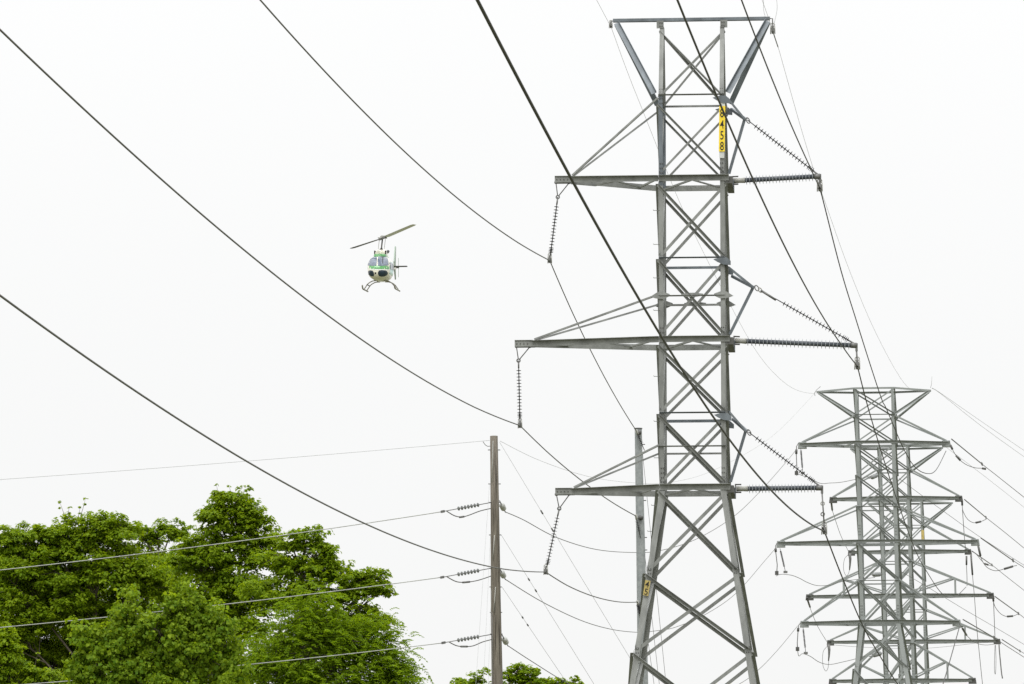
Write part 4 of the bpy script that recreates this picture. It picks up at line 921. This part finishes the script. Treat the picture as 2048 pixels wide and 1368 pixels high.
def tree(label, d, ut, lobes, m, kind='maple', dens=1.1, leaf=0.100, group='trees at lower left', cl=0.46, deep=0.72, twigs=()):
    bx = pt(ut, 1300, d).x; e = empty('tree', (bx, d, 0), label, 'tree', group)
    top = max(pt(u, v, d).z for u, v, ru, rv, *_ in lobes); bot = min(pt(u, v, d).z - rv * d / F for u, v, ru, rv, *_ in lobes)
    ph = random.random() * 6
    tr_pts = []; r0 = 0.012 * top + 0.04
    for k in range(9):
        t = k / 8; tr_pts.append(Vector((bx + 0.25 * math.sin(3 * t + ph) * t, d + 0.2 * math.cos(2.5 * t + ph) * t, top * 0.97 * t)))
    tube('trunk', tr_pts, [r0 * (1 - 0.93 * k / 8) * (1.35 if k == 0 else 1) for k in range(9)], M['bark'], e, 8)
    br = MB(); CL = []; CR = []; OUT = []
    for lb in lobes:
        u, v, ru, rv = lb[:4]; dd = lb[4] if len(lb) > 4 else 0; dm = lb[5] if len(lb) > 5 else 1.0
        c = pt(u, v, d + dd); rx = ru * d / F; rz = rv * d / F; ry = max(rx, rz) * deep
        n = max(6, int(dens * dm * (rx * rz + rx * ry + ry * rz) * 4.2 / (cl * cl)))
        D = unit(n); fac = RNG.uniform(0.25, 1.0, n) ** 0.5
        wob = 1 + 0.22 * np.sin(D[:, 0] * 5 + ph) * np.cos(D[:, 2] * 6 + ph * 2) + RNG.normal(0, 0.08, n) + RNG.exponential(0.07, n)
        P = np.array(c) + D * np.array([rx, ry, rz]) * (fac * wob)[:, None]
        if kind == 'feather': CL.append(P); CR.append(RNG.uniform(0.6, 1.25, n) * cl); OUT.append(D)
        else:                                              # boughs: each a ragged dome of leaf tufts, open underneath
            rs = max(0.24, min(0.48, 0.55 * min(rx, rz) + 0.10)) if kind == 'maple' else 0.28; mt = 9
            nb = max(5, int(dens * dm * (rx * rz + rx * ry + ry * rz) * (2.7 if kind == 'maple' else 2.4) / rs ** 2))
            DB = unit(nb); fb = RNG.uniform(0.12, 1.0, nb) ** 0.5; wb = 1 + 0.15 * np.sin(DB[:, 0] * 5 + ph) + RNG.normal(0, 0.10, nb)
            PB = np.array(c) + DB * np.array([rx, ry, rz]) * (fb * wb)[:, None]; RB = rs * RNG.uniform(0.55, 1.25, nb)
            bi = np.repeat(np.arange(nb), mt); DT = unit(nb * mt)
            if kind == 'maple': DT[:, 2] = np.abs(DT[:, 2]) * 1.1 - 0.26; sh = np.array([1, 1, 0.70])
            else: DT[:, 2] = np.abs(DT[:, 2]) * 1.2 - 0.35; sh = np.array([0.75, 0.75, 1.25])
            CL.append(PB[bi] + DT * sh * (RB[bi] * RNG.uniform(0.55, 1.1, nb * mt))[:, None])
            CR.append(RB[bi] * RNG.uniform(0.28, 0.55, nb * mt)); OUT.append(DT * 0.7 + DB[bi] * 0.3)
            P = PB; n = nb
        # limb from the trunk up to the lobe, twigs to part of the clumps
        zt = max(1.5, min(c.z - 0.9 * abs(c.x - bx) - rz * 0.6, top * 0.93)); kt = zt / (top * 0.97) * 8; i0 = min(int(kt), 7); fr_ = kt - i0
        s0 = tr_pts[i0].lerp(tr_pts[i0 + 1], fr_); mid = s0.lerp(c, 0.55) + Vector((0, 0, 0.25))
        rr = r0 * 0.26 * (1 - 0.75 * zt / top) + 0.018
        br.add(*tube_vf(catmull([s0, mid, c], 4), [rr * (1 - 0.8 * k / 8) for k in range(9)], 5))
        for i in range(0, n, 2):
            q = Vector(P[i]); a = c.lerp(mid, random.random() * 0.9); b_ = a.lerp(q, 0.5) + Vector((random.uniform(-.1, .1), random.uniform(-.1, .1), random.uniform(-.02, .16)))
            br.add(*tube_vf([a, b_, q], [0.020, 0.012, 0.004], 4, False))
    for pl_ in twigs:
        q = [pt(u, v, d) for u, v in pl_]; br.add(*tube_vf(catmull(q, 3), [0.014 * (1 - 0.85 * k / (3 * (len(q) - 1))) for k in range(3 * (len(q) - 1) + 1)], 4))
        CL.append(np.array([q[-1][:], (q[-1] - Z * 0.2)[:]])); CR.append(np.array([0.08, 0.06])); OUT.append(np.array([[0, 0, 1.0], [0, 0, 1.0]]))
    br.obj('branches', M['bark'], e, True)['kind'] = 'stuff'
    CL = np.concatenate(CL); CR = np.concatenate(CR); OUT = np.concatenate(OUT); nc = len(CL)
    if kind == 'feather':                                  # drooping compound leaves
        per = 16; nl = 11; n = nc * per; ci = np.repeat(np.arange(nc), per)
        b = CL[ci] + RNG.normal(size=(n, 3)) * CR[ci][:, None] * np.array([0.55, 0.55, 0.45])
        hd = unit(n) * np.array([1, 1, 0.3]) + OUT[ci] * 0.7; hd /= np.linalg.norm(hd, axis=1, keepdims=True); Lr = RNG.uniform(0.28, 0.50, n)
        pos = []; dr = []; nm_ = []; tn = []
        ct = RNG.uniform(0, 1, nc)
        sd_ = np.cross(hd, [0, 0, 1.0]); sd_ /= np.linalg.norm(sd_, axis=1, keepdims=True) + 1e-9
        for k in range(nl):
            t = (k // 2) / (nl / 2); sg = 1 if k % 2 else -1
            p = b + hd * (Lr * t)[:, None] - np.array([0, 0, 1.0]) * (Lr * 0.55 * t * t)[:, None]
            q = sd_ * sg * 0.75 + hd * 0.55 - np.array([0, 0, 0.45]); pos.append(p + q * 0.045); dr.append(q); nm_.append(np.array([0, 0, 1.0]) + RNG.normal(0, 0.4, (n, 3)) + hd * 0.2)
            tn.append(np.clip(0.3 + 0.4 * ct[ci] + RNG.normal(0, 0.18, n), 0, 1))
        pos, dr, nm_, tn = map(np.concatenate, (pos, dr, nm_, tn)); size = RNG.uniform(0.75, 1.15, len(pos)) * 0.125
        leaves_mesh('crown', pos, nm_, dr, size, 0.34, tn, m, e)
    else:
        per = (CR / leaf) ** 2 * (6.4 if kind == 'maple' else 6.6); per = np.maximum(5, per).astype(int); ci = np.repeat(np.arange(nc), per); n = len(ci)
        flat = 0.58 if kind == 'maple' else 0.8
        D = unit(n); rad = RNG.uniform(0, 1, n) ** 0.45
        off = D * rad[:, None] * CR[ci][:, None] * np.array([1, 1, flat])
        if kind == 'maple': off[:, 2] -= 0.35 * (off[:, 0] ** 2 + off[:, 1] ** 2) / CR[ci]
        pos = CL[ci] + off
        if kind == 'maple': nr = np.array([0, 0, 1.0]) + OUT[ci] * 0.35 + D * 0.35 + RNG.normal(0, 0.38, (n, 3))
        else: nr = OUT[ci] * 0.6 + D * 0.6 + np.array([0, 0, 0.35]) + RNG.normal(0, 0.55, (n, 3))
        dr = D * np.array([1, 1, 0.4]) + OUT[ci] * 0.3 + RNG.normal(0, 0.35, (n, 3)) - np.array([0, 0, 0.45])
        ct = np.clip(RNG.uniform(0, 1, nc) * 0.7 + 0.3 * (0.5 + 0.5 * np.sin(CL[:, 0] * 0.9 + CL[:, 2] * 1.7 + ph)), 0, 1); tn = np.clip(0.15 + 0.5 * ct[ci] + RNG.normal(0, 0.2, n), 0, 1)
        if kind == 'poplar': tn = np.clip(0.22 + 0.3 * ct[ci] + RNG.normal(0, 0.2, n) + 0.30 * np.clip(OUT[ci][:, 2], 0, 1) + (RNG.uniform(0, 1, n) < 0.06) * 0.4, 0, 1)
        size = np.clip(RNG.normal(1.0, 0.24, n), 0.5, 1.6) * leaf
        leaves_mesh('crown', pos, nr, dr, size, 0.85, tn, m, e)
    return e
lm, lp, lf = M['leaf_maple'], M['leaf_poplar'], M['leaf_feather']
tree('broad bright green maple at the left edge with bare twigs on top', 176, 205,
     [(10, 1085, 40, 34), (50, 1090, 46, 36), (95, 1080, 36, 28), (80, 1065, 18, 14), (165, 1062, 48, 36), (205, 1065, 44, 34), (130, 1085, 50, 36), (130, 1140, 100, 55), (245, 1078, 44, 36), (215, 1150, 90, 55), (20, 1175, 80, 55), (120, 1220, 100, 55), (290, 1170, 70, 60), (20, 1260, 70, 50), (230, 1250, 110, 60, 1), (60, 1300, 90, 50, 2), (100, 1330, 130, 70, 2), (160, 1300, 90, 50, 4), (10, 1340, 60, 50, 4), (80, 1380, 120, 60, 5), (260, 1380, 130, 80, 2, 0.6), (40, 1150, 70, 40, 2), (110, 1180, 80, 40, 3), (60, 1220, 90, 40, 4), (170, 1200, 80, 45, 4), (30, 1130, 60, 30, 4)], lm, dens=1.25,
     twigs=([(155, 1060), (162, 1030), (168, 1010), (171, 996)], [(150, 1050), (158, 1028), (160, 1014)], [(135, 1050), (127, 1025), (119, 1003)], [(140, 1045), (137, 1025), (139, 1014)]))
tree('small round topped maple between the left maple and the tall tree', 182, 330, [(280, 1075, 34, 30), (315, 1068, 32, 28), (350, 1062, 32, 26), (375, 1085, 26, 24), (330, 1120, 70, 44), (370, 1180, 70, 60), (330, 1260, 90, 70, 0, 0.7)], lm, leaf=0.10, dens=0.8)
tree('tallest maple with a pointed top and visible trunk', 170, 470,
     [(440, 988, 16, 18, 0, 0.8), (470, 1000, 28, 24, 0, 1.3), (490, 1032, 38, 30, 0, 1.2), (515, 1050, 26, 20, 0, 1.2), (432, 1022, 22, 18, 0, 1.2), (442, 1045, 36, 32), (418, 1070, 32, 30), (392, 1095, 28, 26), (505, 1070, 44, 32), (545, 1082, 28, 20), (370, 1120, 34, 28), (455, 1105, 60, 40), (400, 1130, 55, 38), (520, 1120, 50, 28), (430, 1180, 75, 45), (500, 1190, 60, 45), (450, 1250, 90, 55, 0, 1.3), (420, 1330, 100, 60, 0, 1)], lm, dens=1.0,
     twigs=([(440, 1000), (436, 985), (433, 970)], [(465, 1000), (462, 985), (458, 972)]))
tree('leaning maple with a long branch reaching right past the others', 166, 590,
     [(575, 1085, 26, 20), (610, 1085, 38, 26), (560, 1120, 40, 28), (635, 1110, 38, 28), (600, 1135, 55, 28), (660, 1150, 50, 26), (645, 1090, 22, 16), (705, 1165, 45, 24), (745, 1175, 34, 18, 0, 1.6), (764, 1184, 20, 12, 0, 1.6), (725, 1155, 26, 14, 0, 1.3), (690, 1200, 45, 24), (755, 1148, 14, 12, 0, 0.8), (620, 1190, 60, 40), (730, 1245, 40, 26, 0, 1.4), (765, 1243, 18, 14, 0, 1.5), (560, 1200, 60, 50), (690, 1255, 60, 40), (600, 1290, 100, 60, 1, 1)], lm, dens=0.92)
tree('feathery green tree with drooping compound leaves below the maple branch', 160, 640,
     [(640, 1215, 34, 26), (600, 1245, 50, 34), (660, 1260, 60, 40), (545, 1290, 55, 45), (620, 1310, 80, 50), (705, 1285, 50, 36), (745, 1275, 30, 26), (760, 1310, 40, 36), (700, 1340, 70, 45), (780, 1345, 40, 36), (560, 1360, 70, 50), (650, 1390, 110, 60), (800, 1375, 30, 26, 0, 1.8), (785, 1340, 24, 22, 0, 1.8), (770, 1295, 22, 20, 0, 1.8), (740, 1420, 80, 50)], lf, 'feather', dens=0.95, cl=0.5)
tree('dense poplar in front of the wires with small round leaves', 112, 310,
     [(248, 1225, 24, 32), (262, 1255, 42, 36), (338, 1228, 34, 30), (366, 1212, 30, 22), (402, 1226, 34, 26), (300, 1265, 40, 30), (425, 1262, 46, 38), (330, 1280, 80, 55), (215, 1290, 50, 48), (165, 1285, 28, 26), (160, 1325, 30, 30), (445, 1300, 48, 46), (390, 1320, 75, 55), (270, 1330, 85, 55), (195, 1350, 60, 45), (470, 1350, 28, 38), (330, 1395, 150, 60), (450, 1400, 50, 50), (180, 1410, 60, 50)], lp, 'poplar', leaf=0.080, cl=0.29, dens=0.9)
tree('young maple poking into the lower left corner', 158, 20, [(5, 1285, 34, 24), (25, 1315, 30, 26), (0, 1330, 40, 30), (60, 1355, 38, 24), (100, 1360, 34, 18), (40, 1390, 80, 30)], lm, leaf=0.104, cl=0.36, twigs=([(60, 1360), (70, 1330), (76, 1305)],))
for nm, ut, lb in (('left', 935, [(915, 1366, 18, 12), (955, 1362, 26, 20), (940, 1400, 55, 30)]), ('middle', 1040, [(1012, 1352, 14, 12), (1032, 1345, 22, 18), (1062, 1350, 26, 20), (1040, 1375, 50, 24), (1040, 1410, 70, 30)]), ('right', 1115, [(1095, 1372, 30, 14), (1120, 1376, 24, 12), (1147, 1364, 12, 10), (1120, 1405, 60, 30)])):
    tree(f'small green treetop at the bottom edge behind the wooden pole, {nm} one', 205, ut, lb, lm, leaf=0.11, cl=0.36, group='treetops at the bottom edge', dens=0.9)
